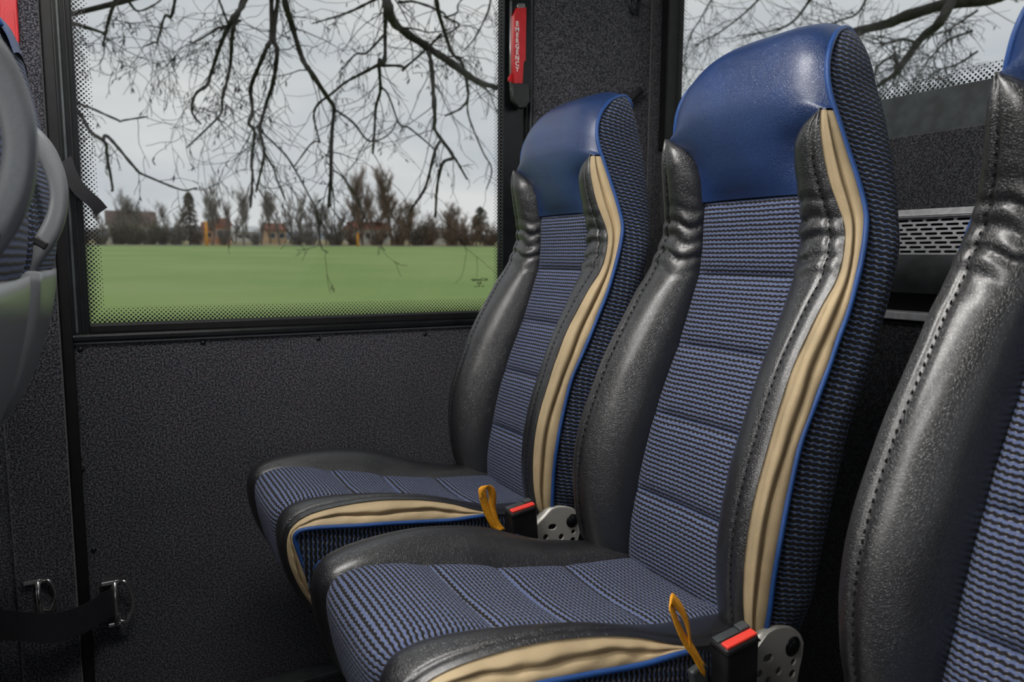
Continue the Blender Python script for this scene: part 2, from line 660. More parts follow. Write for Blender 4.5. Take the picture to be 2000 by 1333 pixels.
# side wall further forward: sill, pillars and open window bays along the coach
tag(box('wall_side_forward', -7.0, -1.2, WY, WY + 0.05, 0.0, 0.84, MAT['felt']), kind='structure')
tag(box('wall_side_forward_top', -7.0, -1.2, WY, WY + 0.05, 1.78, 1.98, MAT['felt']), kind='structure')

# window 1: rubber frame with beads, pane with dot border, maker's print
win = empty('window_1', ((GX0 + GX1) / 2, WY, GZ0))
tag(win, kind='structure')
wl_ = np.array(win.location)


def wbox(name, x0, x1, y0, y1, z0, z1, mat, bev=0.002, parent=win, org=wl_):
    return box(name, x0 - org[0], x1 - org[0], y0 - org[1], y1 - org[1], z0 - org[2], z1 - org[2], mat, parent, bev)


wbox('window_jamb', -0.0565, GX0, WY - 0.006, WY + 0.03, 0.842, GZ1 + 0.04, MAT['gloss_black'])
wbox('window_jamb', GX1, 0.891, WY + 0.001, WY + 0.03, 0.842, GZ1 + 0.04, MAT['gloss_black'])
wbox('window_sill', -0.0565, 0.891, WY - 0.010, WY + 0.03, 0.842, 0.858, MAT['gloss_black'], 0.005)
wbox('window_sill', -0.045, 0.885, WY - 0.002, WY + 0.03, 0.858, GZ0, MAT['rubber'])
wbox('window_header', -0.0565, 0.891, WY - 0.004, WY + 0.03, GZ1, GZ1 + 0.04, MAT['rubber'])
wbox('frame_bead', -0.050, -0.046, WY - 0.011, WY - 0.004, 0.86, GZ1 + 0.04, MAT['dark_metal'], 0.001)
wbox('frame_bead', -0.0395, -0.036, WY - 0.009, WY - 0.004, 0.86, GZ1 + 0.04, MAT['rubber'], 0.001)
wbox('frame_bead', 0.879, 0.883, WY - 0.006, WY + 0.002, 0.86, GZ1 + 0.04, MAT['dark_metal'], 0.001)
wbox('frame_bead', 0.868, 0.872, WY - 0.006, WY + 0.002, 0.86, GZ1 + 0.04, MAT['rubber'], 0.001)


def pane(name, o3, e1, e2, w, h, mat, parent, org):
    o3, e1, e2 = (np.array(q, float) for q in (o3, e1, e2))
    P = [[o3, o3 + e1 * w], [o3 + e2 * h, o3 + e1 * w + e2 * h]]
    me = grid_mesh(np.array(P) - org, [[(0, 0), (w, 0)], [(0, h), (w, h)]], uvname='pane')
    return link(name, me, mat, parent)


MAT['glass_side'] = mat_glass('side_glass', GX1 - GX0, GZ1 - GZ0, (0.024, 0.019, 0.031, 0.031))
pane('window_pane', (GX0, WY + 0.012, GZ0), (1, 0, 0), (0, 0, 1), GX1 - GX0, GZ1 - GZ0, MAT['glass_side'], win, wl_)
pc = at(936, 549, WY + 0.0105)
for txt, size, dx, dz in (('AS Domdale', 0.0088, 0, 0), ('BUS', 0.0068, 0.0, -0.0068), ('43R', 0.0040, 0.0, -0.0105), ('DOT 436', 0.0036, -0.005, -0.0142), ('E1', 0.006, 0.0085, -0.0145)):
    me = text_mesh(txt, size, 0.00005, 'glass_print')
    o = link('glass_print', me, MAT['ink'], win)
    # printed on the outside, so it reads mirrored from the seats
    o.matrix_local = Matrix.Translation(Vector(pc + np.array([dx, 0, dz]) - wl_)) @ Matrix(((-1, 0, 0, 0), (0, 0, 1, 0), (0, 1, 0, 0), (0, 0, 0, 1)))

# rear wall
tag(box('wall_rear_lower', RX, RX + 0.05, -1.05, WY, 0.0, 0.884, MAT['felt_lining']), kind='structure')
tag(box('wall_rear_upper', RX - 0.004, RX + 0.05, -1.05, WY, 1.086, 1.216, MAT['felt_lining'], bev=0.003), kind='structure')
tag(box('trim_2', RX + 0.004, RX + 0.05, -1.05, WY, 1.216, RZ0, MAT['dark_metal']), kind='structure')
tag(box('trim_3', RX + 0.030, RX + 0.05, -1.05, WY, 0.884, 1.086, MAT['rubber']), kind='structure')
tag(box('wall_rear_pillar', 1.222, RX + 0.05, RY1 + 0.0285, WY - 0.0045, 0.84, 1.98, MAT['felt_lining'], bev=0.012), kind='structure')
tag(box('wall_rear_top', RX, RX + 0.05, -1.05, WY, RZ1 + 0.03, 1.98, MAT['felt_lining']), kind='structure')
# shelf strips under the air vent
Zc = np.linspace(0.942, 1.006, 9)
prof = [(RX + 0.004 - 0.020 * math.sin((z - 0.942) / 0.064 * PI * 0.85 + 0.3), z) for z in Zc]
P = [[(x, y, z) for y in (-0.95, WY - 0.05)] for x, z in prof]
o = link('trim_4', grid_mesh(P), MAT['dark_metal'])
sm_ = o.modifiers.new('thickness', 'SOLIDIFY')
sm_.thickness = 0.003
tag(o, kind='structure')
tag(box('trim_5', RX - 0.012, RX + 0.03, -0.95, WY - 0.05, 0.892, 0.906, MAT['aluminium'], bev=0.002), kind='structure')

win2 = tag(empty('window_2', (RX, 0.3, RZ0)), kind='structure')
org2 = np.array(win2.location)
wbox('window_jamb', RX - 0.02, RX + 0.03, RY1, RY1 + 0.028, RZ0 - 0.02, RZ1 + 0.03, MAT['rubber'], 0.003, win2, org2)
wbox('window_header', RX, RX + 0.03, RY0, RY1, RZ1, RZ1 + 0.03, MAT['rubber'], 0.003, win2, org2)
wbox('window_sill', RX + 0.006, RX + 0.03, RY0, RY1, RZ0 - 0.004, RZ0, MAT['rubber'], 0.001, win2, org2)
MAT['glass_rear'] = mat_glass('rear_glass', RY1 - RY0, RZ1 - RZ0, (0.030, 0.030, 0.029, 0.029), 0.0088)
pane('window_pane', (RX + 0.012, RY1, RZ0), (0, -1, 0), (0, 0, 1), RY1 - RY0, RZ1 - RZ0, MAT['glass_rear'], win2, org2)

# far side of the coach (behind the camera): sill, window bays, front frame
tag(box('wall_aisle_lower', -7.0, RX, -1.10, -1.05, 0.0, 0.80, MAT['felt']), kind='structure')
tag(box('wall_aisle_top', -7.0, RX, -1.10, -1.05, 1.80, 1.98, MAT['felt']), kind='structure')
for i in range(5):
    x = RX - 0.18 - i * 1.65
    tag(box('wall_aisle_pillar', x, x + 0.12, -1.10, -1.05, 0.80, 1.80, MAT['felt']), kind='structure')
for i in range(4):
    x = -1.35 - i * 1.65
    tag(box('wall_side_far_pillar', x, x + 0.12, WY, WY + 0.05, 0.84, 1.78, MAT['felt']), kind='structure')

# unseen fill lamps, added because daylight alone leaves the cabin too dim
for i in range(5):
    lx, ly = (-0.95 - 1.25 * i, 0.05) if i < 4 else (-0.05, 0.66)
    la = empty('fill_lamp', (lx, ly, 1.98))
    box('fill_housing', -0.52, 0.52, -0.17, 0.17, -0.028, 0.0, MAT['grey_plastic'], la, 0.004)
    box('fill_diffuser', -0.49, 0.49, -0.14, 0.14, -0.036, -0.0285, MAT['lamp'], la, 0.003)
    tag(la, 'long unseen fill lamp added over the aisle, %s from the rear window' % ('nearest', 'second', 'third', 'fourth')[i] if i < 4 else 'long unseen fill lamp added above the rear bench cushions', 'lamp', 'added fill lamps')

# ================================================================== BUS SEATS
OX = 0.45       # seat origin (X) inside the profile tables below
P_T = np.array([(.535, .657, .101), (.556, .655, .101), (.589, .654, .100), (.647, .659, .096), (.710, .672, .094), (.771, .689, .093),
                (.812, .705, .093), (.854, .722, .092), (.892, .737, .092), (.938, .753, .092), (.973, .763, .091), (1.001, .768, .091),
                (1.052, .769, .090), (1.081, .767, .088), (1.120, .760, .087), (1.145, .752, .095), (1.162, .743, .112), (1.174, .736, .134)])
W_T = np.array([(.535, .648, .146), (.552, .637, .153), (.573, .620, .163), (.601, .611, .166), (.646, .605, .169), (.685, .605, .171), (.728, .611, .172),
                (.757, .619, .172), (.800, .635, .171), (.846, .654, .169), (.886, .675, .167), (.920, .696, .167), (.951, .716, .168),
                (.974, .734, .168), (1.012, .751, .164), (1.043, .757, .157), (1.064, .752, .151), (1.089, .744, .145), (1.117, .737, .141),
                (1.154, .732, .137), (1.174, .735, .134)])
G_T = np.array([(.535, .652, .156), (.557, .647, .163), (.582, .643, .172), (.645, .640, .181), (.695, .644, .185), (.747, .656, .184), (.804, .674, .183),
                (.837, .692, .182), (.873, .711, .181), (.906, .727, .180), (.933, .740, .180), (.965, .753, .179), (.998, .765, .177), (1.027, .775, .173),
                (1.053, .782, .167), (1.067, .782, .163), (1.091, .778, .157), (1.127, .770, .147), (1.165, .760, .138), (1.189, .754, .132),
                (1.211, .753, .127), (1.237, .761, .120), (1.262, .782, .109), (1.280, .808, .096), (1.291, .836, .083)])
B_T = np.array([(.535, .708, .158), (.558, .712, .163), (.598, .707, .179), (.640, .709, .184), (.672, .712, .187), (.716, .718, .190), (.755, .729, .189),
                (.797, .742, .188), (.836, .758, .188), (.884, .780, .187), (.915, .793, .186), (.944, .804, .186), (.976, .814, .185), (1.013, .826, .182),
                (1.051, .835, .172), (1.094, .840, .162), (1.136, .842, .151), (1.179, .844, .138), (1.211, .843, .127), (1.238, .843, .119), (1.262, .843, .108),
                (1.280, .845, .095), (1.291, .848, .083)])


def rail(T, z):
    return spl(z, T[:, 0], T[:, 1:])


def side_rail(z, sd):
    # the flank turned away from the aisle is pulled in a little tighter
    g = rail(G_T, z).copy()
    if sd < 0:
        g[:, 1] -= 0.010 * np.exp(-((np.asarray(z) - 0.93) / 0.12)**2)
    return g


def loc(X, s, Z):
    return np.stack([np.asarray(X) - OX, -np.asarray(s), np.asarray(Z)], -1)


def bez(p0, p1, p2, p3, t):
    t = t[:, None]
    return (1 - t)**3 * p0 + 3 * (1 - t)**2 * t * p1 + 3 * (1 - t) * t**2 * p2 + t**3 * p3


def arc_uv(P):
    """UV in metres: u along rows (axis 1), v along columns (axis 0, measured on the middle column)"""
    P = np.asarray(P)
    du = np.linalg.norm(np.diff(P, axis=1), axis=2)
    u = np.concatenate([np.zeros((P.shape[0], 1)), np.cumsum(du, axis=1)], 1)
    u = u - u[:, [P.shape[1] // 2]]
    mid = P[:, P.shape[1] // 2]
    v = np.r_[0, np.cumsum(np.linalg.norm(np.diff(mid, axis=0), axis=1))]
    return np.stack([u, np.broadcast_to(v[:, None], u.shape)], -1)


SEAT = {}          # meshes shared by all seats: name -> list of (part, mesh, material)


def build_backrest():
    out = []
    # --- fabric channels of the centre panel
    seams = [.535, .663, .774, .873, .976, 1.0815]
    for a, b in zip(seams[:-1], seams[1:]):
        z = np.linspace(a, b, 26)
        pr = rail(P_T, z)
        u = np.linspace(-1, 1, 29)
        tv = np.linspace(-1, 1, 26)
        pil = (1 - np.abs(tv)**5)[:, None] * (1 - np.abs(u)**8)[None, :]
        X = pr[:, [0]] + 0.0065 - 0.0115 * pil + 0.004 * (1 - u[None, :]**2)
        Sg = pr[:, [1]] * u[None, :] * 1.02
        Zg = np.broadcast_to(z[:, None], X.shape) - 0.004 * (1 - u[None, :]**2) * 0
        Pm = loc(X, Sg, Zg)
        uvv = arc_uv(Pm)
        uvv[..., 1] = Zg * 1.03
        out.append(('fabric_panel', grid_mesh(Pm, uvv), 'fabric'))
    # --- blue head cover
    E = np.array([(.768, .088, 1.080), (.760, .087, 1.120), (.752, .095, 1.145), (.743, .112, 1.162), (.743, .1345, 1.1735), (.756, .1375, 1.1755), (.754, .133, 1.190),
                  (.752, .127, 1.211), (.760, .120, 1.237), (.781, .109, 1.262), (.808, .096, 1.280), (.838, .083, 1.292), (.862, .084, 1.270), (.868, .09, 1.24)])
    C = np.array([(.766, 1.081), (.751, 1.114), (.742, 1.141), (.735, 1.164), (.731, 1.184), (.730, 1.196), (.731, 1.209), (.736, 1.232), (.747, 1.256),
                  (.766, 1.279), (.799, 1.297), (.842, 1.305), (.868, 1.285), (.874, 1.25)])
    k = np.arange(len(E))
    q = np.linspace(0, len(E) - 1, 85)
    e, c = spl(q, k, E), spl(q, k, C)
    u = np.sin(np.linspace(-1, 1, 61) * PI / 2)
    pw = np.interp(q, [0, 3, 5, 8, 13], [2.2, 3.0, 6.0, 5.0, 3.6])[:, None]
    b = np.abs(u)[None, :]**pw
    X = c[:, [0]] * (1 - b) + e[:, [0]] * b
    Z = c[:, [1]] * (1 - b) + e[:, [2]] * b
    Sg = e[:, [1]] * u[None, :]
    # soft hollow just above the bolster tops and a tuck along the lower seam
    X = X + 0.004 * np.exp(-(q[:, None] / 0.35)**2) * (1 - b)
    out.append(('head_cover', grid_mesh(loc(X, Sg, Z)), 'leather_blue'))
    # --- per side: bolster, welt stitching, gusset, piping, side fabric
    rng = np.random.RandomState(4)
    for sd in (1, -1):
        z = np.linspace(.535, 1.174, 150)
        p, wv = rail(P_T, z), rail(W_T, z)
        t = np.linspace(0, 1, 34)
        rows = []
        for j, zz in enumerate(z):
            P0 = np.array([p[j, 0] + 0.005, p[j, 1] - 0.001])
            P3 = wv[j]
            dX = max(P0[0] - P3[0], 0.0)
            ds = P3[1] - P0[1]
            pinch = min(1.0, ds / 0.05)
            P1 = P0 + np.array([-0.40 * dX - 0.020 * pinch, 0.004 * pinch])
            P2 = P3 + np.array([-0.013 * pinch, -0.52 * ds])
            R_ = bez(P0, P1, P2, P3, t)
            tan = np.gradient(R_, axis=0)
            tan /= np.linalg.norm(tan, axis=1)[:, None] + 1e-9
            nn = np.stack([-tan[:, 1], tan[:, 0]], 1)        # towards -X
            # seam groove where the stitched edge strip starts
            g = -0.0035 * np.exp(-((t - 0.84) / 0.022)**2) + 0.0015 * np.exp(-((t - 0.93) / 0.05)**2)
            # gathered creases in the neck
            env = math.exp(-((zz - 1.025) / 0.052)**4)
            ph = (zz + (0.012 * np.sin(t * 2.2 + (0.4 if sd > 0 else 1.2)))) / 0.0235
            fr = np.abs(np.sin(PI * (ph + 0.15 * np.sin(9 * t + 17 * zz))))**0.55
            am = 0.0105 * env * (0.35 + 0.65 * np.sin(PI * np.clip(t, 0, 1))**0.7) * (0.75 + 0.35 * math.sin(zz * 140 + sd))
            ed = 0.0016 * env * np.sin(zz * 2 * PI / 0.0085) * np.exp(-((t - 0.88) / 0.06)**2)
            R_ = R_ + nn * (g + am * (fr - 0.55) + ed)[:, None]
            rows.append(loc(R_[:, 0], sd * R_[:, 1], np.full(len(t), zz)))
        me = grid_mesh(rows)
        out.append(('bolster', me, 'leather'))
        # stitching in the groove
        rows = np.array(rows)
        i84 = int(round(0.84 * 33))
        seam = curve_pts(rows[2:-10, i84], 130)
        parts = []
        for a in range(0, 128, 2):
            d0 = seam[a + 1] - seam[a]
            mid = (seam[a] + seam[a + 1]) / 2 + np.array([-0.0022, -0.0004 * sd, 0])
            parts.append(tube_data([mid - d0 * 0.42, mid, mid + d0 * 0.42], [0.0006, 0.0009, 0.0006], 6))
        out.append(('stitching', mesh_from(*join_data(parts)), 'thread'))
        # beige pleated gusset
        z = np.linspace(.540, 1.172, 120)
        wv, g = rail(W_T, z), side_rail(z, sd)
        t = np.linspace(0, 1, 25)
        rows = []
        for j, zz in enumerate(z):
            a, b2 = wv[j] + np.array([0.0015, -0.0012]), g[j]
            L = np.linalg.norm(b2 - a)
            base = a + (b2 - a) * t[:, None]
            n2 = np.array([-(b2 - a)[1], (b2 - a)[0]]) / (L + 1e-6)
            if n2[1] < 0: n2 = -n2
            fold = 0.50 + 0.10 * math.sin(zz * 9.0) + 0.03 * math.sin(zz * 41)
            amp = min(0.0060, 0.18 * L) * (1.0 if sd > 0 else 0.25)
            lob = np.where(t < fold, np.sin(PI * np.clip(t / fold, 0, 1)**1.25)**1.3 * 1.1, np.sin(PI * np.clip((t - fold) / (1 - fold), 0, 1))**0.8 * 0.65)
            lob = lob - 1.1 * np.exp(-((t - fold) / 0.05)**2)
            cr = 0.14 * np.sin(zz * 95 + 6 * t) * np.exp(-((zz - 0.86) / 0.10)**2)
            hem = -0.3 * np.exp(-((t - 0.19) / 0.03)**2)
            R_ = base + n2[None, :] * (amp * (lob + cr + hem))[:, None]
            rows.append(loc(R_[:, 0], sd * R_[:, 1], np.full(len(t), zz)))
        out.append(('gusset', grid_mesh(rows), 'beige'))
        # piping
        z = np.r_[np.linspace(.545, 1.24, 110), np.linspace(1.245, 1.291, 22)]
        g = side_rail(z, sd)
        path = loc(g[:, 0] - 0.001, sd * (g[:, 1] + 0.0015), z)
        tail = np.array([loc(.848, sd * .081, 1.2925), loc(.857, sd * .082, 1.286), loc(.862, sd * .085, 1.272)])
        V, Fc = tube_data(np.vstack([path, tail]), 0.0034, 10)
        out.append(('piping', mesh_from(V, Fc), 'piping'))
        # side fabric
        z = np.r_[np.linspace(.540, 1.25, 100), np.linspace(1.256, 1.2905, 14)]
        g, bk = side_rail(z, sd), rail(B_T, z)
        rows, uvs = [], []
        for j, zz in enumerate(z):
            a, r_ = g[j], bk[j]
            d = max(r_[0] - a[0], 0.004)
            f = min(1.0, d / 0.05)
            K = np.array([(a[0], a[1] - 0.001), (a[0] + 0.33 * d, a[1] + 0.006 * f), (a[0] + 0.68 * d, r_[1] + 0.0065 * f), (r_[0] + 0.001, r_[1] + 0.001 * f),
                          (r_[0] + 0.012 * f, r_[1] - 0.014 * f), (r_[0] + 0.018 * f, r_[1] - 0.035 * f)])
            R_ = curve_pts(K, 20)
            rows.append(loc(R_[:, 0], sd * R_[:, 1], np.full(20, zz)))
            uu = np.r_[0, np.cumsum(np.linalg.norm(np.diff(R_, axis=0), axis=1))]
            uvs.append(np.stack([uu, np.full(20, zz) + 0.22 * (R_[:, 0] - a[0])], 1))
        out.append(('side_panel', grid_mesh(rows, uvs), 'fabric_side'))
    # --- rear shell closes the back (named backrest: the parent)
    z = np.r_[np.linspace(.540, 1.25, 70), np.linspace(1.256, 1.2905, 10)]
    g, bk = rail(G_T, z), rail(B_T, z)
    rows, uvs = [], []
    for j, zz in enumerate(z):
        d = max(bk[j, 0] - g[j, 0], 0.004)
        f = min(1.0, d / 0.05)
        u = np.linspace(-1, 1, 25)
        hw = bk[j, 1] - 0.034 * f
        X = bk[j, 0] + 0.0175 * f + 0.012 * f * (1 - u**2)
        rows.append(loc(X, hw * u, np.full(25, zz)))
        uvs.append(np.stack([hw * u, np.full(25, zz)], 1))
    shell = grid_mesh(rows, uvs)
    return shell, out


def build_cushion():
    out = []
    PC = np.array([(.256, .452), (.236, .490), (.222, .520), (.2135, .550), (.208, .580), (.2065, .604), (.212, .619), (.224, .628), (.250, .6325), (.290, .629), (.337, .619),
                   (.400, .605), (.446, .592), (.510, .580), (.557, .573), (.665, .562)])
    WC = np.array([(.246, .478), (.230, .506), (.218, .532), (.209, .560), (.2055, .585), (.207, .602), (.2135, .616), (.229, .627), (.257, .634), (.303, .6375), (.352, .636),
                   (.410, .627), (.455, .615), (.500, .597), (.550, .580), (.650, .562)])
    GC = np.array([(.262, .474), (.250, .500), (.239, .525), (.230, .550), (.220, .583), (.2155, .600), (.2175, .609), (.228, .6135), (.255, .613), (.303, .608), (.352, .603),
                   (.410, .596), (.455, .591), (.502, .589), (.535, .583), (.580, .560)])
    sW = np.array([.150, .152, .154, .155, .156, .157, .158, .159, .160, .163, .166, .169, .172, .173, .170, .160])
    sG = np.array([.156, .159, .161, .163, .165, .166, .168, .170, .173, .177, .178, .179, .180, .180, .178, .172])
    n = len(PC)
    k = np.arange(n)
    # cumulative length of the panel profile = the common parameter
    q = np.linspace(0, n - 1, 170)
    pp, ww, gg = spl(q, k, PC), spl(q, k, WC), spl(q, k, GC)
    sw, sg = spl(q, k, sW), spl(q, k, sG)
    t2 = np.gradient(pp, axis=0)
    t2 /= np.linalg.norm(t2, axis=1)[:, None]
    nrm = np.stack([-t2[:, 1], t2[:, 0]], 1)        # outward (up on top, forward at the nose)
    hw = 0.0955
    # --- fabric channels
    def q_at_x(x):
        idx = np.where((pp[:, 0] > x) & (q > 8))[0]
        return idx[0]
    cuts = [0, q_at_x(.335), q_at_x(.436), q_at_x(.540), len(q) - 1]
    vlen = np.r_[0, np.cumsum(np.linalg.norm(np.diff(pp, axis=0), axis=1))]
    for a, b in zip(cuts[:-1], cuts[1:]):
        qq = np.linspace(q[a], q[b], max(24, int(150 * (vlen[b] - vlen[a]) / 0.3)))
        c = spl(qq, k, PC)
        nn = spl(qq, q, nrm)
        vv = spl(qq, q, vlen)
        tv = (vv - vv[0]) / (vv[-1] - vv[0]) * 2 - 1
        u = np.linspace(-1, 1, 33)
        edge0 = np.abs(np.clip(tv, -1, 0))**7 if a > 0 else 0 * tv
        edge1 = np.abs(np.clip(tv, 0, 1))**7
        pil = (1 - edge0 - edge1)[:, None] * (1 - np.abs(u)**8)[None, :]
        bend = 0.007 * (1 - u[None, :]**2)
        off = -0.006 + 0.0095 * pil - bend * np.clip((vv[:, None] - 0.20) / 0.15, 0, 1) + 0.003 * (1 - u[None, :]**2) * (a == 0)
        X = c[:, [0]] + nn[:, [0]] * off
        Z = c[:, [1]] + nn[:, [1]] * off
        Sg = np.broadcast_to(hw * 1.03 * u[None, :], X.shape)
        uv = np.stack([Sg, np.broadcast_to(vv[:, None], X.shape)], -1)
        out.append(('fabric_panel', grid_mesh(loc(X, Sg, Z), uv), 'fabric'))
    for sd in (1, -1):
        t = np.linspace(0, 1, 30)
        rows, seam = [], []
        for j in range(len(q)):
            P0 = np.array([pp[j, 0], pp[j, 1], hw]) - np.array([nrm[j, 0], nrm[j, 1], 0]) * 0.006
            P3 = np.array([ww[j, 0], ww[j, 1], sw[j]])
            N3 = np.array([nrm[j, 0], nrm[j, 1], 0])
            h = 0.016
            P1 = P0 + N3 * h + np.array([0, 0, 0.012])
            P2 = P3 + N3 * 0.012 + np.array([0, 0, -0.026])
            R_ = bez(P0, P1, P2, P3, t)
            g = -0.0030 * np.exp(-((t - 0.86) / 0.022)**2)
            R_ = R_ + N3[None, :] * g[:, None]
            rows.append(loc(R_[:, 0], sd * R_[:, 2], R_[:, 1]))
        out.append(('bolster', grid_mesh(rows), 'leather'))
        # gusset
        t = np.linspace(0, 1, 19)
        rows = []
        for j in range(0, len(q) - 17):
            P0 = np.array([ww[j, 0] + 0.001, ww[j, 1] - 0.001, sw[j] - 0.0015])
            P3 = np.array([gg[j, 0], gg[j, 1], sg[j]])
            base = P0 + (P3 - P0) * t[:, None]
            fold = 0.52 + 0.08 * math.sin(q[j] * 2.1)
            L = np.linalg.norm(P3 - P0)
            lob = np.where(t < fold, np.sin(PI * np.clip(t / fold, 0, 1)**1.25)**1.3 * 1.0, np.sin(PI * np.clip((t - fold) / (1 - fold), 0, 1))**0.8 * 0.6)
            lob = lob - np.exp(-((t - fold) / 0.06)**2) + 0.2 * np.sin(q[j] * 7 + 5 * t) * np.sin(PI * t)
            base[:, 2] += min(0.005, 0.18 * L) * lob * (1.0 if sd > 0 else 0.25)
            rows.append(loc(base[:, 0], sd * base[:, 2], base[:, 1]))
        out.append(('gusset', grid_mesh(rows), 'beige'))
        path = loc(gg[:-18, 0], sd * (sg[:-18] + 0.0015), gg[:-18, 1])
        V, Fc = tube_data(path, 0.0033, 10)
        out.append(('piping', mesh_from(V, Fc), 'piping'))
        # fabric skirt under the piping
        rows, uvs = [], []
        for j in range(0, len(q) - 4):
            zt = gg[j, 1]
            xt = gg[j, 0]
            zb = 0.462
            xb = xt + 0.25 * max(zt - zb, 0) * math.exp(-((xt - .20) / .06)**2)
            f = np.linspace(0, 1, 14)
            zz = zt + (zb - zt) * f if zt > zb else np.full(14, zt)
            xx = xt + (xb - xt) * f
            ss = sg[j] + 0.004 * np.sin(PI * f) - 0.006 * f
            rows.append(loc(xx, sd * ss, zz))
            uvs.append(np.stack([zz, xx], 1))
        out.append(('side_panel', grid_mesh(rows, uvs), 'fabric_side'))
    # pan underneath (the parent mesh)
    V, Fc = box_data(.262 - OX, .66 - OX, -.165, .165, .440, .466)
    pan = mesh_from(V, Fc, False)
    return pan, out


BK_SHELL, BK_PARTS = build_backrest()
CU_PAN, CU_PARTS = build_cushion()

# side bracket traced in the plane of the seat flank (seat nearest the aisle gap)
BS = 0.1795
yb = 0.72 - BS
ol = [(1392, 1385), (1429, 1333), (1451, 1304), (1464, 1284), (1483, 1259), (1498, 1238), (1512, 1229.5), (1531, 1226), (1549, 1229), (1561, 1240),
      (1567, 1256), (1565, 1279), (1559, 1305), (1554, 1333), (1546, 1385)]


def bxz(px, py):
    p = at(px, py, yb)
    return (p[0] - OX, p[2])


outline = [bxz(*p) for p in ol][::-1]
holes = []
for (hx, hy, kind) in ((1498.5, 1285.5, 'slot'), (1547.5, 1292.5, 's'), (1518.7, 1310.5, 'm'), (1481.5, 1316.7, 'm'), (1545.3, 1316, 'm'), (1498, 1330, 'm'), (1525, 1340, 'm')):
    x, z = bxz(hx, hy)
    if kind == 'slot':
        holes.append(slot(x, z, 0.0175, 0.0110, 6, -0.1))
    else:
        holes.append(circle(x, z, 0.0046 if kind == 's' else 0.0058, 16))
BRACKET = plate_mesh(outline, holes, 0.0016, 0.0009, 'side_bracket')
# folded front flange that follows the sloping edge of the plate
fl = curve_pts([(*bxz(*p), 0.0) for p in ol[:10]], 40)
BOLT_XZ = bxz(1546, 1262)


def add_bracket(root):
    me = BRACKET
    o = link('side_bracket', me, MAT['bracket'], root)
    o.matrix_local = Matrix(((1, 0, 0, 0), (0, 0, -1, -BS), (0, 1, 0, 0), (0, 0, 0, 1)))
    fp = [(p[0], -BS + 0.0085, p[1]) for p in fl]
    V, Fc = ribbon_data(fp, (0, 0.0185, 0), 0.0022)
    if 'flange' not in SEAT:
        SEAT['flange'] = mesh_from([(v[0], -(v[1]), v[2]) if False else v for v in V], Fc)
        # flange is stored in bracket-local axes: x, z, -y
        for v in SEAT['flange'].vertices:
            x, y, z = v.co
            v.co = (x, z, -(y + BS))
        SEAT['bolt'] = mesh_from(*join_data([dome_data((BOLT_XZ[0], BOLT_XZ[1], 0.0012), 0.0125, (0, 0, 1), 0.0040, 22, 5),
                                             dome_data((BOLT_XZ[0], BOLT_XZ[1], 0.0012), 0.0100, (0, 0, 1), 0.0058, 22, 4)]))
    link('flange', SEAT['flange'], MAT['bracket'], o)
    b = link('bolt_cap', SEAT['bolt'], MAT['gloss_black'], o)
    tag(b, 'black round bolt cap')
    return o


def upright(me):
    # the seats of the row ahead carry their heads further forward than the bench
    m2 = me.copy()
    n = len(m2.vertices)
    co = np.empty(n * 3, dtype=np.float32)
    m2.vertices.foreach_get('co', co)
    co = co.reshape(-1, 3)
    co[:, 0] += 0.017 - 0.17 * np.clip(co[:, 2] - 0.99, 0, None)
    m2.vertices.foreach_set('co', co.ravel())
    m2.update()
    return m2


FR_SHELL = upright(BK_SHELL)
FR_PARTS = [(nm, upright(me), mt) for nm, me, mt in BK_PARTS]


def make_seat(Yc, dx, label, group, extras=True):
    root = empty('bus_seat', (OX + dx, Yc, 0.0))
    tag(root, label, 'seat', group)
    b = link('backrest', BK_SHELL if extras else FR_SHELL, MAT['fabric'], root)
    for nm, me, mt in (BK_PARTS if extras else FR_PARTS):
        link(nm, me, MAT[mt], b)
    c = link('cushion', CU_PAN, MAT['black_plastic'], root)
    for nm, me, mt in CU_PARTS:
        link(nm, me, MAT[mt], c)
    # pedestal under the cushion
    if 'ped' not in SEAT:
        V, Fc = join_data([box_data(.36 - OX, .62 - OX, -.13, .13, 0.03, .44), box_data(.34 - OX, .66 - OX, -.15, .15, 0.0, .03)])
        SEAT['ped'] = mesh_from(V, Fc, False)
    link('pedestal', SEAT['ped'], MAT['black_plastic'], root)
    if extras:
        add_bracket(root)
    return root


make_seat(1.18, 0.0, 'blue-headed striped bus seat beside the felt wall under the window, furthest of the three', 'rear bench seats')
make_seat(0.72, 0.0, 'blue-headed striped bus seat in the middle of the rear bench, seen whole', 'rear bench seats')
make_seat(0.26, 0.0, 'nearest rear bench seat, cut off by the right edge of the picture', 'rear bench seats')


# ------------------------------------------------------------------ seats of the row ahead (seen from behind)
DXF = -0.925


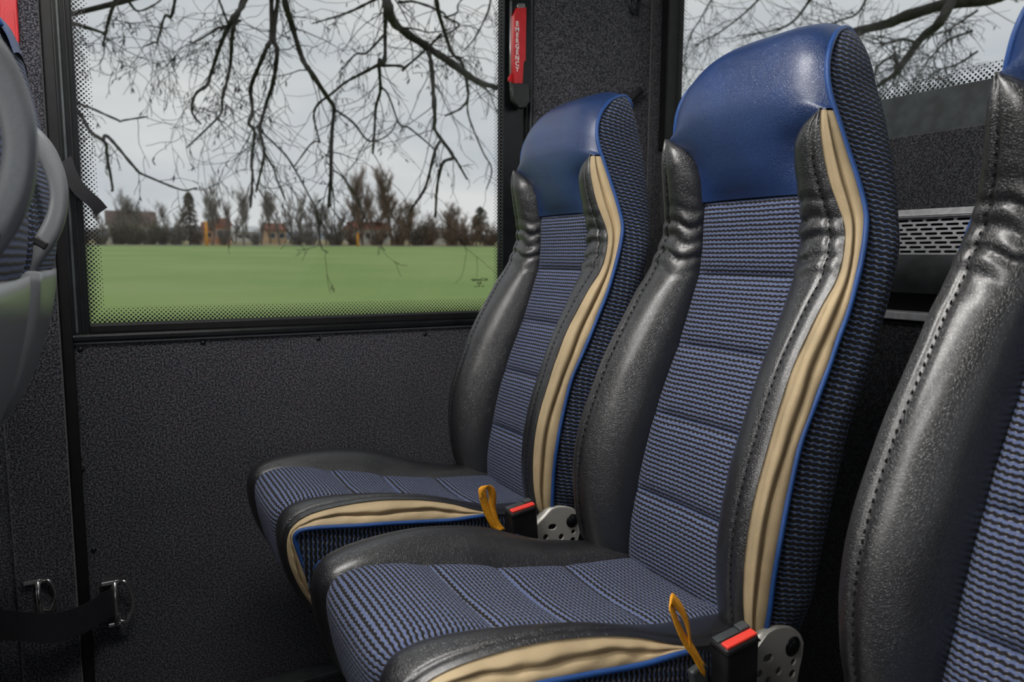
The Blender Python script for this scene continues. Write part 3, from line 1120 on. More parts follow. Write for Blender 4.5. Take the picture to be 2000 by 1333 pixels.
def c_handle_mesh():
    # grab handle at the seat flank: bowed bar that stands off the back
    px = [(20, 246), (58, 264), (84, 290), (104, 328), (115, 374), (111, 420), (93, 462), (68, 495), (40, 528), (14, 560)]
    Yh = 1.18 - 0.150
    pts = []
    for a in px:
        p = at(*a, Yh)
        pts.append((p[0] - OX - DXF, p[2]))
    c = curve_pts(pts, 46)
    T = np.gradient(c, axis=0)
    T /= np.linalg.norm(T, axis=1)[:, None]
    Nn = np.stack([-T[:, 1], T[:, 0]], 1)
    if Nn[20][0] < 0: Nn = -Nn
    f = np.linspace(0, 1, 46)
    wid = 0.0095 + 0.004 * np.abs(f - 0.45) * 2
    hal = 0.0105 * np.ones(46)
    # cross-section: rounded bar with a double ridge along its outer face
    sec = []
    for kk in range(22):
        a = 2 * PI * kk / 22
        ca, sa = math.cos(a), math.sin(a)
        rx = math.copysign(abs(ca)**0.7, ca)
        ry = math.copysign(abs(sa)**0.7, sa)
        if rx > 0.75:
            rx -= 0.16 * math.exp(-(ry / 0.22)**2)
        sec.append((rx, ry))
    rows = []
    for i in range(46):
        rows.append([(c[i, 0] + Nn[i, 0] * wid[i] * rx, -0.150 + hal[i] * ry, c[i, 1] + Nn[i, 1] * wid[i] * rx) for rx, ry in sec])
    return grid_mesh(rows, wrap=True)


HANDLE = c_handle_mesh()


def tray_mesh():
    # moulded shell over the lower back, top lip sloping to the front
    Yh = 1.18 + 0.165
    pr = [at(*a, Yh) for a in ((105, 527), (103, 560), (95, 610), (82, 660), (66, 705), (46, 745), (16, 775), (-20, 805))]
    rear = curve_pts([(p[0] - OX - DXF, p[2]) for p in pr], 26)
    rows = []
    for i, (x, z) in enumerate(rear):
        f = i / 25
        hw = 0.178 - 0.02 * f**3
        u = np.linspace(-1, 1, 31)
        e = np.abs(u)**10
        xx = x - 0.004 * e - 0.05 * np.clip((np.abs(u) - 0.93) / 0.07, 0, 1)**1.5 + 0.005 * (1 - u**2)
        rows.append(np.stack([xx, hw * u, np.full(31, z)], 1))
    top = rows[0].copy()
    lip = [top + np.array([-0.030, 0, -0.012]), top + np.array([-0.012, 0, 0.001]), top + np.array([-0.003, 0, 0.0008])]
    return grid_mesh(np.array(lip + rows))


TRAY = tray_mesh()
sl_v, sl_f = tube_data([(0, -0.05, 0), (0, 0.05, 0)], 0.003, 6)
for Yc, lab in ((1.18, 'window seat of the row ahead with grey handle, next to the felt pillar'),
                (0.72, 'seat of the row ahead at the left picture edge, largest grey handle')):
    r = make_seat(Yc, DXF, lab, 'seats of the row ahead', False)
    h = link('grab_handle', HANDLE, MAT['grey_plastic'], r)
    tag(h, 'bowed grey plastic grab handle')
    t_ = link('back_shell', TRAY, MAT['grey_plastic'], r)
    tag(t_, 'glossy grey moulded shell')
    so = t_.modifiers.new('thickness', 'SOLIDIFY')
    so.thickness = 0.004
    # handle foot: dark grip recess where the bar meets the shell
    V, Fc = box_data(-0.012, 0.006, -0.161, -0.139, -0.006, 0.006)
    k_ = link('handle_foot', mesh_from(V, Fc, False), MAT['black_plastic'], r)
    pf = at(92, 478, 1.03)
    k_.location = (pf[0] - OX - DXF - 0.004, 0, pf[2])
    k_.rotation_euler = (0, 0.6, 0)
    add_bevel(k_, 0.003)

# ------------------------------------------------------------------ seat belt buckles and yellow pull loops
def make_buckle(Yc, lab):
    root = empty('seat_belt_buckle', (0.573, Yc - 0.192, 0.555))
    w2, t2, h2 = 0.0235, 0.0125, 0.045
    me_v, me_f = box_data(-w2, w2, -t2, t2, -h2, h2)
    hs = link('buckle_housing', mesh_from(me_v, me_f, False), MAT['black_plastic'], root)
    add_bevel(hs, 0.004, 3)
    V, Fc = box_data(-w2 * 0.9, w2 * 0.92, -t2 * 0.86, -t2 * 0.05, h2 - 0.001, h2 + 0.0028)
    rb = link('release_button', mesh_from(V, Fc, False), MAT['red_button'], root)
    add_bevel(rb, 0.0012)
    tag(rb, 'coral red push button')
    V, Fc = box_data(-w2 * 0.95, w2 * 0.95, t2 * 0.15, t2 * 0.92, h2 - 0.001, h2 + 0.0018)
    sl = link('latch_slot', mesh_from(V, Fc, False), MAT['dark_metal'], root)
    add_bevel(sl, 0.0008)
    V, Fc = box_data(w2 * 0.35, w2 * 0.93, t2 * 0.0, t2 * 0.9, h2, h2 + 0.0050)
    nb = link('slot_guide', mesh_from(V, Fc, False), MAT['dark_metal'], root)
    add_bevel(nb, 0.0012)
    V, Fc = box_data(-w2 * 1.02, w2 * 1.02, -t2 * 1.05, t2 * 1.02, h2 - 0.007, h2 - 0.0055)
    link('seam_line', mesh_from(V, Fc, False), MAT['gloss_black'], root)
    # flexible stalk down to the bench frame
    V, Fc = ribbon_data(curve_pts([(0.0, 0, -h2 + 0.004), (0.004, 0.002, -h2 - 0.03), (0.02, 0.006, -h2 - 0.075), (0.03, 0.008, -0.16)], 10), (0.026, 0, 0), 0.006)
    link('stalk', mesh_from(V, Fc, True), MAT['webbing'], root)
    root.rotation_euler = (0.12, 0.02, 0.0)
    R2 = Matrix.Rotation(-0.17, 4, 'Y')
    for ch in root.children:
        ch.matrix_local = R2 @ ch.matrix_local
    tag(root, lab, 'buckle', 'seat belt buckles')


make_buckle(1.18, 'black belt buckle with red button at the seat beside the wall')
make_buckle(0.72, 'black belt buckle with red button at the middle seat')


def make_loop(pts, wv, lab, mark):
    """yellow webbing loop folded at the top"""
    path = curve_pts(pts, 60)
    base = path[0].copy()
    root_me = mesh_from(*ribbon_data(path - base, wv, 0.0012))
    o = link('pull_loop', root_me, MAT['yellow'])
    o.location = base
    tag(o, lab, 'strap', 'yellow pull loops')
    if mark:
        parts = []
        Yf = base[1] - 0.0085
        for strokes in ([(943.8, 958), (943.2, 968), (945.8, 972)], [(939.5, 964), (943.4, 966.5)], [(943.4, 967), (940.5, 976)], [(938.2, 973), (940.2, 978)]):
            q_ = [at(*s, Yf) for s in strokes]
            parts.append(tube_data(curve_pts(np.array(q_) - base, 8), 0.0005, 6))
        m_ = link('printed_mark', mesh_from(*join_data(parts)), MAT['ink'], o)
        tag(m_, 'small dark printed mark')
    return o


# middle seat: open teardrop loop; wall seat: flat folded loop with a small print
Y2 = 0.72 - 0.196
loop2 = [at(x, y, Y2 + d) for x, y, d in ((1373, 1308, 0), (1357, 1278, -.002), (1340, 1255, -.003), (1325, 1225, -.004), (1314, 1195, -.004), (1308.5, 1178, -.003), (1311, 1170, 0), (1319, 1176, .003),
                                          (1331, 1192, .005), (1341, 1215, .005), (1346, 1238, .003), (1348, 1258, .001), (1356, 1278, 0), (1377, 1312, 0.001))]
make_loop(loop2, (0.0100, 0.0100, 0.0045), 'open yellow webbing loop beside the middle seat buckle', False)
Y1 = 1.18 - 0.196
loop1 = [at(x, y, Y1 + d) for x, y, d in ((976, 1037, -.002), (966, 1029, -.003), (960, 1018, -.004), (953, 1003, -.005), (947, 985, -.006), (943, 968, -.007), (942, 955, -.006), (947, 950, -.001),
                                          (957, 953, .006), (961, 962, .009), (962, 976, .010), (961, 992, .008), (964, 1008, .004), (970, 1024, .002), (980, 1036, 0.002))]
make_loop(loop1, (0.0150, 0.004, -0.002), 'yellow webbing loop with small print beside the wall seat buckle', True)

# clip that the loop of the middle seat is sewn to
p0 = at(1362, 1318, 0.53)
c_ = box('belt_clip', -0.010, 0.010, -0.005, 0.005, -0.030, 0.010, MAT['dark_metal'], None, 0.003)
c_.location = p0
c_.rotation_euler = (0, -0.25, 0)
tag(c_, 'small dark grey belt clip under the yellow loop of the middle seat', 'clip')

# ------------------------------------------------------------------ emergency hammer holders, straps, clips
YH = WY - 0.012
root = empty('emergency_lever', at(1016, 210, YH))
ro = np.array(root.location)


def pxpoly(name, pts, Y, th, mat, parent, org, bev=0.001):
    q_ = [at(x, y, Y) for x, y in pts]
    me = plate_mesh([(p[0] - org[0], p[2] - org[2]) for p in q_], [], th, bev, name)
    o = link(name, me, mat, parent)
    o.matrix_local = Matrix(((1, 0, 0, 0), (0, 0, -1, Y - org[1]), (0, 1, 0, 0), (0, 0, 0, 1)))
    return o


pxpoly('lever_backplate', [(997, 5), (1001, -14), (1030, -14), (1034, 5), (1033, 172), (1028, 196), (1018, 212), (1008, 210), (998, 190), (996, 160)], YH, 0.006, MAT['gloss_black'], root, ro, 0.002)
hd = pxpoly('lever_handle', [(1003, 32), (1008, 18), (1025, 17), (1024, 90), (1024, 118), (1020, 122), (1018, 163), (1002.5, 163), (1002, 120)], YH - 0.010, 0.008, MAT['red'], root, ro, 0.0015)
tag(hd, 'red plastic lever with pale capital lettering')
pxpoly('lever_clip', [(998, 144), (1000.5, 144), (1000.5, 159), (993, 159), (993, 152)], YH - 0.004, 0.004, MAT['red'], root, ro, 0.0006)
pxpoly('lever_socket', [(1000, 165), (1027, 165), (1030, 180), (1031, 198), (1024, 209), (1012, 211), (1000, 194)], YH - 0.009, 0.010, MAT['black_plastic'], root, ro, 0.002)
pxpoly('lever_rim', [(996, 3), (999, 3), (998.5, 180), (996, 180)], YH - 0.004, 0.003, MAT['chrome'], root, ro, 0.0005)
pxpoly('lever_pivot', [(1010, 8), (1023, 8), (1023, 16), (1010, 16)], YH - 0.008, 0.006, MAT['chrome'], root, ro, 0.001)
for i, ch in enumerate('EMERGENCY'):
    me = text_mesh(ch, 0.0138, 0.0002, 'letter')
    o = link('letter', me, MAT['white_ink'], hd)
    p = at(1010.3, 50.5 + i * 11.1, YH - 0.016) - np.array([0, 0, 0.0])
    # in handle-local axes (x, z, towards camera)
    hm = hd.matrix_local
    lp = np.array([p[0] - ro[0], p[2] - ro[2], 0.0058])
    o.matrix_local = Matrix.Translation(Vector(lp))
tag(root, 'red lever lettered EMERGENCY in a black holder beside the window', 'lever')

root = empty('emergency_hammer', at(18, 100, YH))
ro = np.array(root.location)
pxpoly('hammer_grip', [(2, -20), (31, -20), (31, 8), (33, 40), (35.5, 80), (33, 93), (25, 100), (13, 100), (4, 94), (1.5, 82), (3, 40)], YH - 0.006, 0.008, MAT['red'], root, ro, 0.002)
pxpoly('grip_rim', [(8.5, 22), (12, 15), (24, 15), (27, 22), (31, 82), (27, 91), (12, 91), (7, 83)], YH - 0.0110, 0.0016, MAT['red'], root, ro, 0.0008)
tag(root, 'plain red emergency hammer hanging on the pillar above the row ahead', 'hammer')

# strap hanging across the pillar beside the window
rb = [at(x, y, WY - 0.030 - d) for x, y, d in ((128, 312, 0), (140, 345, .004), (152, 366, .006), (170, 384, .008), (185, 397, .008), (199, 413, .006))]
pth = curve_pts(rb, 16)
o = link('curtain_strap', mesh_from(*ribbon_data(pth - pth[0], (0.0175, -0.003, 0.0135), 0.0022), False), MAT['webbing'])
o.location = pth[0]
tag(o, 'short black strap end sticking out over the left window edge', 'strap')

# thin cord guide and strap on the rear pillar
root = tag(empty('belt_guide', at(1238, 28, WY - 0.01)), 'black oval belt guide ring on the rear pillar', 'ring')
ro = np.array(root.location)
rg = [at(1238 + 8 * math.cos(a), 2 + 25 * math.sin(a), WY - 0.012) - ro for a in np.linspace(0, 2 * PI, 24)]
link('guide_ring', mesh_from(*tube_data(rg, 0.0028, 8)), MAT['gloss_black'], root)
pt = curve_pts([at(x, y, WY - 0.02) for x, y in ((1222, 206), (1236, 190), (1254, 174))], 8)
o = link('shoulder_strap', mesh_from(*ribbon_data(pt - pt[0], (0.013, 0, -0.013), 0.002)), MAT['webbing'])
o.location = pt[0]
tag(o, 'dark belt strap behind the head of the wall seat', 'strap')


# lower wall: belt with steel clips
def d_clip(name, px, py, ph, lab, open_right):
    c = at(px, py, WY - 0.02)
    root = empty(name, c)
    hgt = ph
    ring = [(0.004, 0, -hgt / 2), (0.004, 0, hgt / 2), (0.016 * open_right, -0.004, hgt / 2 + 0.002), (0.022 * open_right, -0.004, hgt / 2 - 0.008),
            (0.022 * open_right, -0.004, -hgt / 2 + 0.008), (0.016 * open_right, -0.004, -hgt / 2 - 0.002), (0.004, 0, -hgt / 2)]
    link('clip_ring', mesh_from(*tube_data(curve_pts(ring, 50), 0.0036, 8)), MAT['chrome'], root)
    V, Fc = join_data([box_data(-0.022, 0.008, -0.004, 0.018, hgt / 2 - 0.001, hgt / 2 + 0.007), box_data(-0.014, 0.008, -0.004, 0.018, -hgt / 2 - 0.008, -hgt / 2 - 0.001)])
    e = link('clip_ear', mesh_from(V, Fc, False), MAT['chrome'], root)
    add_bevel(e, 0.0015)
    V, Fc = tube_data([(0.0, -0.004, -hgt / 2 - 0.005), (0.0, -0.004, hgt / 2 + 0.004)], 0.0042, 10)
    link('clip_bar', mesh_from(V, Fc), MAT['chrome'], root)
    V, Fc = dome_data((0.002, -0.001, hgt / 2 + 0.005), 0.005, (0, 0, 1), 0.003, 12, 3)
    link('clip_screw', mesh_from(V, Fc), MAT['chrome'], root)
    tag(root, lab, 'clip', 'belt clips on the lower wall')


d_clip('belt_bracket', 226, 1177, 0.074, 'bright steel belt clip on the felt panel right of the groove', 1)
d_clip('belt_bracket', 76, 1166, 0.052, 'dull steel belt clip on the pillar left of the groove', 1)
st = [at(x, y, WY - d) for x, y, d in ((222, 1176, .024), (205, 1184, .034), (185, 1197, .044), (160, 1211, .052), (130, 1222, .058), (100, 1228, .060), (60, 1226, .060), (20, 1222, .058), (-40, 1222, .05))]
pth = curve_pts(st, 40)
o = link('wall_belt', mesh_from(*ribbon_data(pth - pth[0], (0.002, 0.004, 0.052), 0.0022), False), MAT['webbing'])
o.location = pth[0]
tag(o, 'black webbing belt sagging between the steel wall clips', 'belt')

# seat rail along the foot of the wall
rA = at(600, 1325, 1.42)
box_r = box('seat_rail', rA[0] - 0.25, rA[0] + 0.30, 1.415, 1.46, rA[2] - 0.010, rA[2], MAT['dark_metal'], None, 0.002)
tag(box_r, 'narrow metal rail low on the wall behind the seat fronts', 'rail')

# air vent grille in the rear wall
VY0, VY1 = -0.90, WY - 0.06
VZ0, VZ1 = 1.008, 1.072
vent = tag(empty('air_vent', (RX, (VY0 + VY1) / 2, VZ0)), 'long silver slotted air vent under the rear window', 'vent')
holes = []
pit, rowh = 0.0265, 0.0077
for r_ in range(8):
    zc = 0.005 + r_ * rowh
    off = (r_ % 3) * pit / 3.0
    nslots = int((VY1 - VY0) / pit) - 2
    if True:
        for i in range(nslots):
            yc = i * pit + off + 0.03
            if yc < 1.25:       # only the stretch that shows between the seats is pierced row by row
                pass
            holes.append(slot(yc - (VY1 - VY0) / 2, zc, 0.0225, 0.0042, 3))
hw_ = (VY1 - VY0) / 2
me = plate_mesh([(-hw_, 0), (hw_, 0), (hw_, 0.064), (-hw_, 0.064)], holes, 0.0015, 0.0, 'vent_grille')
o = link('vent_grille', me, MAT['aluminium'], vent)
o.matrix_local = Matrix(((0, 0, -1, -0.001), (1, 0, 0, 0), (0, 1, 0, 0), (0, 0, 0, 1)))
V, Fc = join_data([box_data(-0.010, 0.004, -hw_, hw_, 0.064, 0.078), box_data(-0.012, -0.009, -hw_, hw_, 0.0665, 0.0685)])
o = link('vent_lip', mesh_from(V, Fc, False), MAT['aluminium'], vent)
add_bevel(o, 0.0015)

# ================================================================== OUTSIDE
YF = 150.0
zl, zr = at(195, 479.5, YF), at(975, 482.0, YF)
slope = np.array([(zr[0] - zl[0]), 0, (zr[2] - zl[2])])
gx = slope[2] / slope[0]
z_near = -1.35


def ground_z(x, y):
    zf = zl[2] + gx * (x - zl[0])
    f = (y - 2.0) / (YF - 2.0)
    return (z_near + (zf - z_near) * f)


gr = []
for y in (-12.0, 2.0, 10, 40, 90, YF):
    gr.append([(x, y, ground_z(x, max(y, 2.0)) if y > 2 else z_near) for x in np.linspace(-220, 320, 28)])
o = link('field', grid_mesh(gr), MAT['field'])
tag(o, kind='structure')
o = link('field_verge', grid_mesh([[(x, y, ground_z(x, y) + (0.12 if y < YF + 3 else 0.0)) for x in np.linspace(-220, 320, 28)] for y in (YF - 3, YF, YF + 8, YF + 120)]), MAT['soil'])
tag(o, kind='structure')


def bare_tree_data(seed, height, spread, levels=4, trunk=0.16, up=0.6, density=1.0, rmin=0.012):
    rng = random.Random(seed)
    parts = []

    def grow(p, d, L, r, lev):
        n = 4
        path = [p.copy()]
        q_ = p.copy()
        dd = d.copy()
        for i in range(n):
            dd = dd + np.array([rng.uniform(-.18, .18), rng.uniform(-.18, .18), rng.uniform(-.06, .14) * up])
            dd /= np.linalg.norm(dd)
            q_ = q_ + dd * L / n
            path.append(q_.copy())
        rr = np.linspace(r, max(r * 0.55, rmin * 0.6), n + 1)
        parts.append(tube_data(path, rr, 5 if lev == 0 else 3, False))
        if lev >= levels:
            return
        k = int((4 + rng.randint(0, 3)) * density) if lev else int(9 * density)
        for i in range(k):
            f = rng.uniform(0.14 if lev == 0 else 0.15, 1.0)
            j = min(int(f * n), n - 1)
            b = path[j] + (path[j + 1] - path[j]) * (f * n - j)
            a = rng.uniform(0, 2 * PI)
            out = np.array([math.cos(a) * spread, math.sin(a) * spread, up * rng.uniform(0.5, 1.3)]) + 0.5 * dd
            out /= np.linalg.norm(out)
            grow(b, out, L * rng.uniform(0.38, 0.62) * (1.0 if lev else 0.75), max(rr[j] * 0.5, rmin), lev + 1)
    grow(np.zeros(3), np.array([0, 0, 1.0]), height * 0.80, trunk, 0)
    V, Fc = join_data(parts)
    V = np.array(V)
    V[:, 2] *= height / V[:, 2].max()
    return V, Fc


def bush_data(seed, height=6.0, width=3.4):
    """many stems from one root, fine twigs all the way down"""
    r = random.Random(seed)
    parts = []
    for i in range(46):
        a = r.uniform(0, 2 * PI)
        lean = r.uniform(0.05, 1.0)
        L = height * r.uniform(0.45, 1.0) * (1.0 - 0.25 * lean)
        d = np.array([math.cos(a) * lean * width / height, math.sin(a) * lean * width / height, 1.0])
        p = np.array([math.cos(a), math.sin(a), 0]) * r.uniform(0, 0.5) * width * 0.5
        path = [p]
        for k in range(4):
            d = d + np.array([r.gauss(0, .14), r.gauss(0, .14), r.gauss(0, .05)])
            path.append(path[-1] + d / np.linalg.norm(d) * L / 4)
        parts.append(tube_data(path, np.linspace(0.06, 0.03, 5), 3, False))
        for k in range(11):
            j = r.randint(0, 3)
            b = path[j] + (path[j + 1] - path[j]) * r.random()
            e = np.array([r.gauss(0, .7), r.gauss(0, .7), r.uniform(0.2, 1.1)])
            e = e / np.linalg.norm(e) * height * r.uniform(0.10, 0.24)
            parts.append(tube_data([b, b + e * 0.5 + np.array([r.gauss(0, .05), 0, 0]), b + e], [0.034, 0.028, 0.018], 3, False))
    V, Fc = join_data(parts)
    V = np.array(V)
    V[:, 2] *= height / V[:, 2].max()
    return mesh_from(V, Fc, False)


def split_trunk(seed, height, spread, **kw):
    V, Fc = bare_tree_data(seed, height, spread, **kw)
    return mesh_from(V, Fc, False)


def far(px, Y):
    d = ray(px, 480)
    x = d[0] / d[1] * Y
    return np.array([x, Y, ground_z(x, Y)])


TREES = {
    'slim': [split_trunk(3, 13, 0.50, levels=3, trunk=0.20, up=1.25, density=1.5, rmin=0.026),
             split_trunk(8, 13, 0.60, levels=3, trunk=0.22, up=1.15, density=1.5, rmin=0.026)],
    'full': [split_trunk(12, 13, 0.62, levels=3, trunk=0.24, up=1.1, density=2.0, rmin=0.026),
             split_trunk(17, 13, 0.58, levels=3, trunk=0.24, up=1.15, density=2.0, rmin=0.026)],
    'bush': [bush_data(21), bush_data(25)],
}
TH0 = {'slim': 13.0, 'full': 13.0, 'bush': 6.0}
rng = random.Random(5)


def far_tree(px, top_px, Y, kind, mat, lab, cat='tree', wide=1.0):
    b = far(px, Y)
    d = ray(px, top_px)
    zt = 1.0 + d[2] / d[1] * Y
    h = zt - b[2]
    src = TREES[kind][rng.randint(0, 1)]
    me = src.copy()
    me.materials.clear()
    me.materials.append(MAT[mat])
    o = link('bare_tree' if kind != 'bush' else 'bare_shrub', me)
    o.location = b
    s = h / TH0[kind]
    o.scale = (s * wide, s * wide, s)
    o.rotation_euler = (0, 0, rng.uniform(0, 6.28))
    tag(o, lab, cat, 'bare trees along the far field edge' if kind != 'bush' else 'shrubs along the far field edge')
    return o


SHARED_T = 'bare grey tree in the blurred row beyond the green field'
SHARED_B = 'low brown leafless shrub in the hedge line beyond the green field'
far_tree(415, 334, 158, 'slim', 'bark_far', 'tall slender bare tree right of the brown conifer')
far_tree(477, 348, 156, 'slim', 'bark_far', 'bare tree with a dark forked trunk, left of the window centre', wide=1.2)
far_tree(511, 366, 158, 'slim', 'bark_far', SHARED_T)
far_tree(546, 356, 160, 'slim', 'bark_far', SHARED_T)
far_tree(588, 362, 159, 'slim', 'bark_far', SHARED_T)
far_tree(622, 372, 160, 'slim', 'bark_far', SHARED_T)
far_tree(652, 386, 158, 'slim', 'bark_far', SHARED_T)
far_tree(683, 380, 164, 'slim', 'bark_far', SHARED_T)
far_tree(708, 317, 160, 'full', 'bark_rust', 'tall reddish birch, left of the tallest pair over the field', wide=0.8)
far_tree(766, 315, 160, 'full', 'bark_rust', 'tall reddish birch, right of the tallest pair over the field', wide=0.9)
far_tree(800, 385, 157, 'full', 'bark_rust', SHARED_T, wide=1.2)
far_tree(240, 362, 166, 'slim', 'bark_far', SHARED_T)
far_tree(270, 370, 166, 'slim', 'bark_far', SHARED_T, wide=1.2)
far_tree(205, 388, 162, 'slim', 'bark_far', SHARED_T)
far_tree(330, 385, 166, 'slim', 'bark_far', SHARED_T)
far_tree(448, 380, 166, 'slim', 'bark_far', SHARED_T)
for px_, tp_ in ((222, 396), (288, 392), (306, 400), (352, 398), (432, 372), (460, 392), (528, 384), (566, 380), (605, 388), (638, 392), (668, 394), (726, 372), (745, 380), (785, 368), (845, 410), (905, 412)):
    far_tree(px_, tp_, 168 + rng.uniform(0, 14), 'slim', 'bark_far' if px_ < 700 else 'bark_rust', SHARED_T, wide=1.3)
far_tree(878, 392, 160, 'full', 'bark_rust', 'rounded brown bare tree at the right of the field edge', wide=1.3)
far_tree(930, 415, 158, 'full', 'bark_rust', 'small rounded reddish bare tree beside the seat edge', wide=1.5)
for px, tp, wd, mt in ((197, 432, 1.3, 'bark_dull'), (232, 420, 1.4, 'bark_dull'), (262, 415, 1.5, 'bark_dull'), (292, 418, 1.4, 'bark_dull'), (318, 430, 1.2, 'bark_far'),
                       (345, 428, 1.3, 'bark_dull'), (385, 432, 1.3, 'bark_rust'), (436, 438, 1.2, 'bark_far'), (500, 442, 1.2, 'bark_far'), (580, 432, 1.4, 'bark_far'),
                       (606, 436, 1.4, 'bark_far'), (655, 424, 1.4, 'bark_far'), (690, 432, 1.3, 'bark_rust'), (735, 430, 1.4, 'bark_rust'), (778, 420, 1.4, 'bark_rust'),
                       (818, 412, 1.5, 'bark_far'), (836, 424, 1.4, 'bark_rust'), (885, 420, 1.5, 'bark_rust'), (912, 424, 1.6, 'bark_rust'), (955, 430, 1.6, 'bark_rust'),
                       (985, 436, 1.6, 'bark_rust'), (1030, 430, 1.6, 'bark_rust'), (160, 430, 1.5, 'bark_dull')):
    far_tree(px, tp, 155 + rng.uniform(0, 5), 'bush', mt, SHARED_B, 'shrub', wd)


def conifer(px, top_px, Y, wpx, mat, lab, seed, rounded=False):
    b = far(px, Y)
    d = ray(px, top_px)
    h = 1.0 + d[2] / d[1] * Y - b[2]
    hw = wpx / 1420.0 * np.linalg.norm(ray(px, 480)) / ray(px, 480)[1] * Y / 2
    r = random.Random(seed)
    root = empty('conifer', b)
    link('trunk', mesh_from(*tube_data([(0, 0, 0), (0, 0, h * 0.9)], [0.25, 0.06], 7)), MAT['bark_far'], root)
    parts = []
    n = 520
    for i in range(n):
        f = r.uniform(0.06, 1.0)
        rr = hw * ((1 - f)**0.55 if not rounded else math.sin(PI * min(1, 0.12 + 0.88 * f))**0.6) * r.uniform(0.35, 1.0)
        a = r.uniform(0, 2 * PI)
        c = np.array([rr * math.cos(a), rr * math.sin(a), h * f])
        s = hw * 0.30 * r.uniform(0.5, 1.0)
        t_ = np.array([math.cos(a), math.sin(a), -0.35])
        sd = np.array([-math.sin(a), math.cos(a), 0]) * s * 0.5
        tip = c + t_ * s
        parts.append(([tuple(c - sd), tuple(c + sd), tuple(tip), tuple(c + np.array([0, 0, s * 0.6]))], [(0, 1, 2), (0, 2, 3), (1, 3, 2)]))
    link('foliage', mesh_from(*join_data(parts), False), MAT[mat], root)
    tag(root, lab, 'tree')


conifer(372, 376, 158, 40, 'conifer_brown', 'brownish cone-shaped conifer left of the orange house', 3)
conifer(938, 405, 172, 34, 'conifer', 'dark green rounded evergreen at the right end of the tree row', 9, True)


def house(x0, x1, ytop, yeave, Y, wall, roof, lab, nwin=3, ridge=True):
    """gabled house whose eaves run along the field edge"""
    a, b = far(x0, Y), far(x1, Y)
    L = b[0] - a[0]
    zt = 1.0 + ray(x0, ytop)[2] / ray(x0, ytop)[1] * Y
    ze = 1.0 + ray(x0, yeave)[2] / ray(x0, yeave)[1] * Y
    root = empty('house', a)
    z0 = a[2]
    he, hr, D = ze - z0, zt - z0, 9.0
    V, Fc = box_data(0, L, 0, D, -0.5, he)
    link('house_wall', mesh_from(V, Fc, False), MAT[wall], root)
    rv_ = [(-.4, -.5, he - .1), (L + .4, -.5, he - .1), (L + .4, D / 2, hr), (-.4, D / 2, hr), (-.4, D + .5, he - .1), (L + .4, D + .5, he - .1)]
    rf = [(0, 1, 2, 3), (3, 2, 5, 4), (0, 3, 4), (1, 5, 2), (0, 4, 5, 1)]
    link('roof', mesh_from(rv_, rf, False), MAT[roof], root)
    for i in range(nwin):
        cx = L * (i + 0.5) / nwin
        f = box('window', cx - .7, cx + .7, -.06, 0.02, he * 0.35, he * 0.75, MAT['roof_pale'], root)
        box('window_glass', cx - .58, cx + .58, -.08, -.05, he * 0.35 + .12, he * 0.75 - .12, MAT['pane_dark'], f)
    tag(root, lab, 'house', 'houses behind the trees')


house(212, 306, 409, 437, 176, 'wall_white', 'roof_dark', 'long white house with a brown roof at the left of the field edge', 5)
house(424, 452, 424, 440, 172, 'wall_orange', 'roof_red', 'orange house behind the slender bare trees', 2)
house(403, 420, 432, 446, 186, 'wall_orange', 'roof_red', 'small orange-red house next to the yellow post', 1)
house(463, 505, 440, 452, 200, 'wall_white', 'roof_pale', 'low pale house right of the dark forked tree', 3)
house(524, 560, 434, 448, 185, 'wall_peach', 'roof_red', 'peach-coloured house left of the window centre', 2)
house(694, 760, 431, 446, 178, 'wall_white', 'roof_red', 'white house with a long red roof behind the birches', 4)
house(843, 875, 436, 444, 180, 'wall_white', 'roof_pale', 'white house with a pale roof right of the birches', 2)
house(880, 912, 440, 450, 190, 'wall_white', 'roof_pale', 'pale farther house beside the rounded brown tree', 2)

for px, tp, lab in ((404, 434, 'tall yellow marker post in front of the brown conifer'), (699, 456, 'short yellow marker post below the reddish birches')):
    b = far(px, YF - 4)
    h = 1.0 + ray(px, tp)[2] / ray(px, tp)[1] * (YF - 4) - b[2]
    V, Fc = join_data([tube_data([(0, 0, -.2), (0, 0, h)], 0.22, 8), dome_data((0, 0, h), 0.22, (0, 0, 1), 0.12, 8, 2)])
    o = link('marker_post', mesh_from(V, Fc), MAT['post'])
    o.location = b
    tag(o, lab, 'post')

# hazy hill line far behind
hx = np.linspace(-1500, 2200, 60)
hz = [1.0 + 900 * 0.0127 + 14 + 9 * math.sin(x / 210.0) + 5 * math.sin(x / 87.0 + 1) for x in hx]
o = link('hills', grid_mesh([[(x, 900.0, -20.0) for x in hx], [(x, 900.0, z * 0.8) for x, z in zip(hx, hz)], [(x, 1000.0, z) for x, z in zip(hx, hz)], [(x, 1200, -20) for x in hx]]), MAT['hill'])
tag(o, kind='structure')

# ------------------------------------------------------------------ the tree whose branches hang over the coach
rngb = random.Random(11)


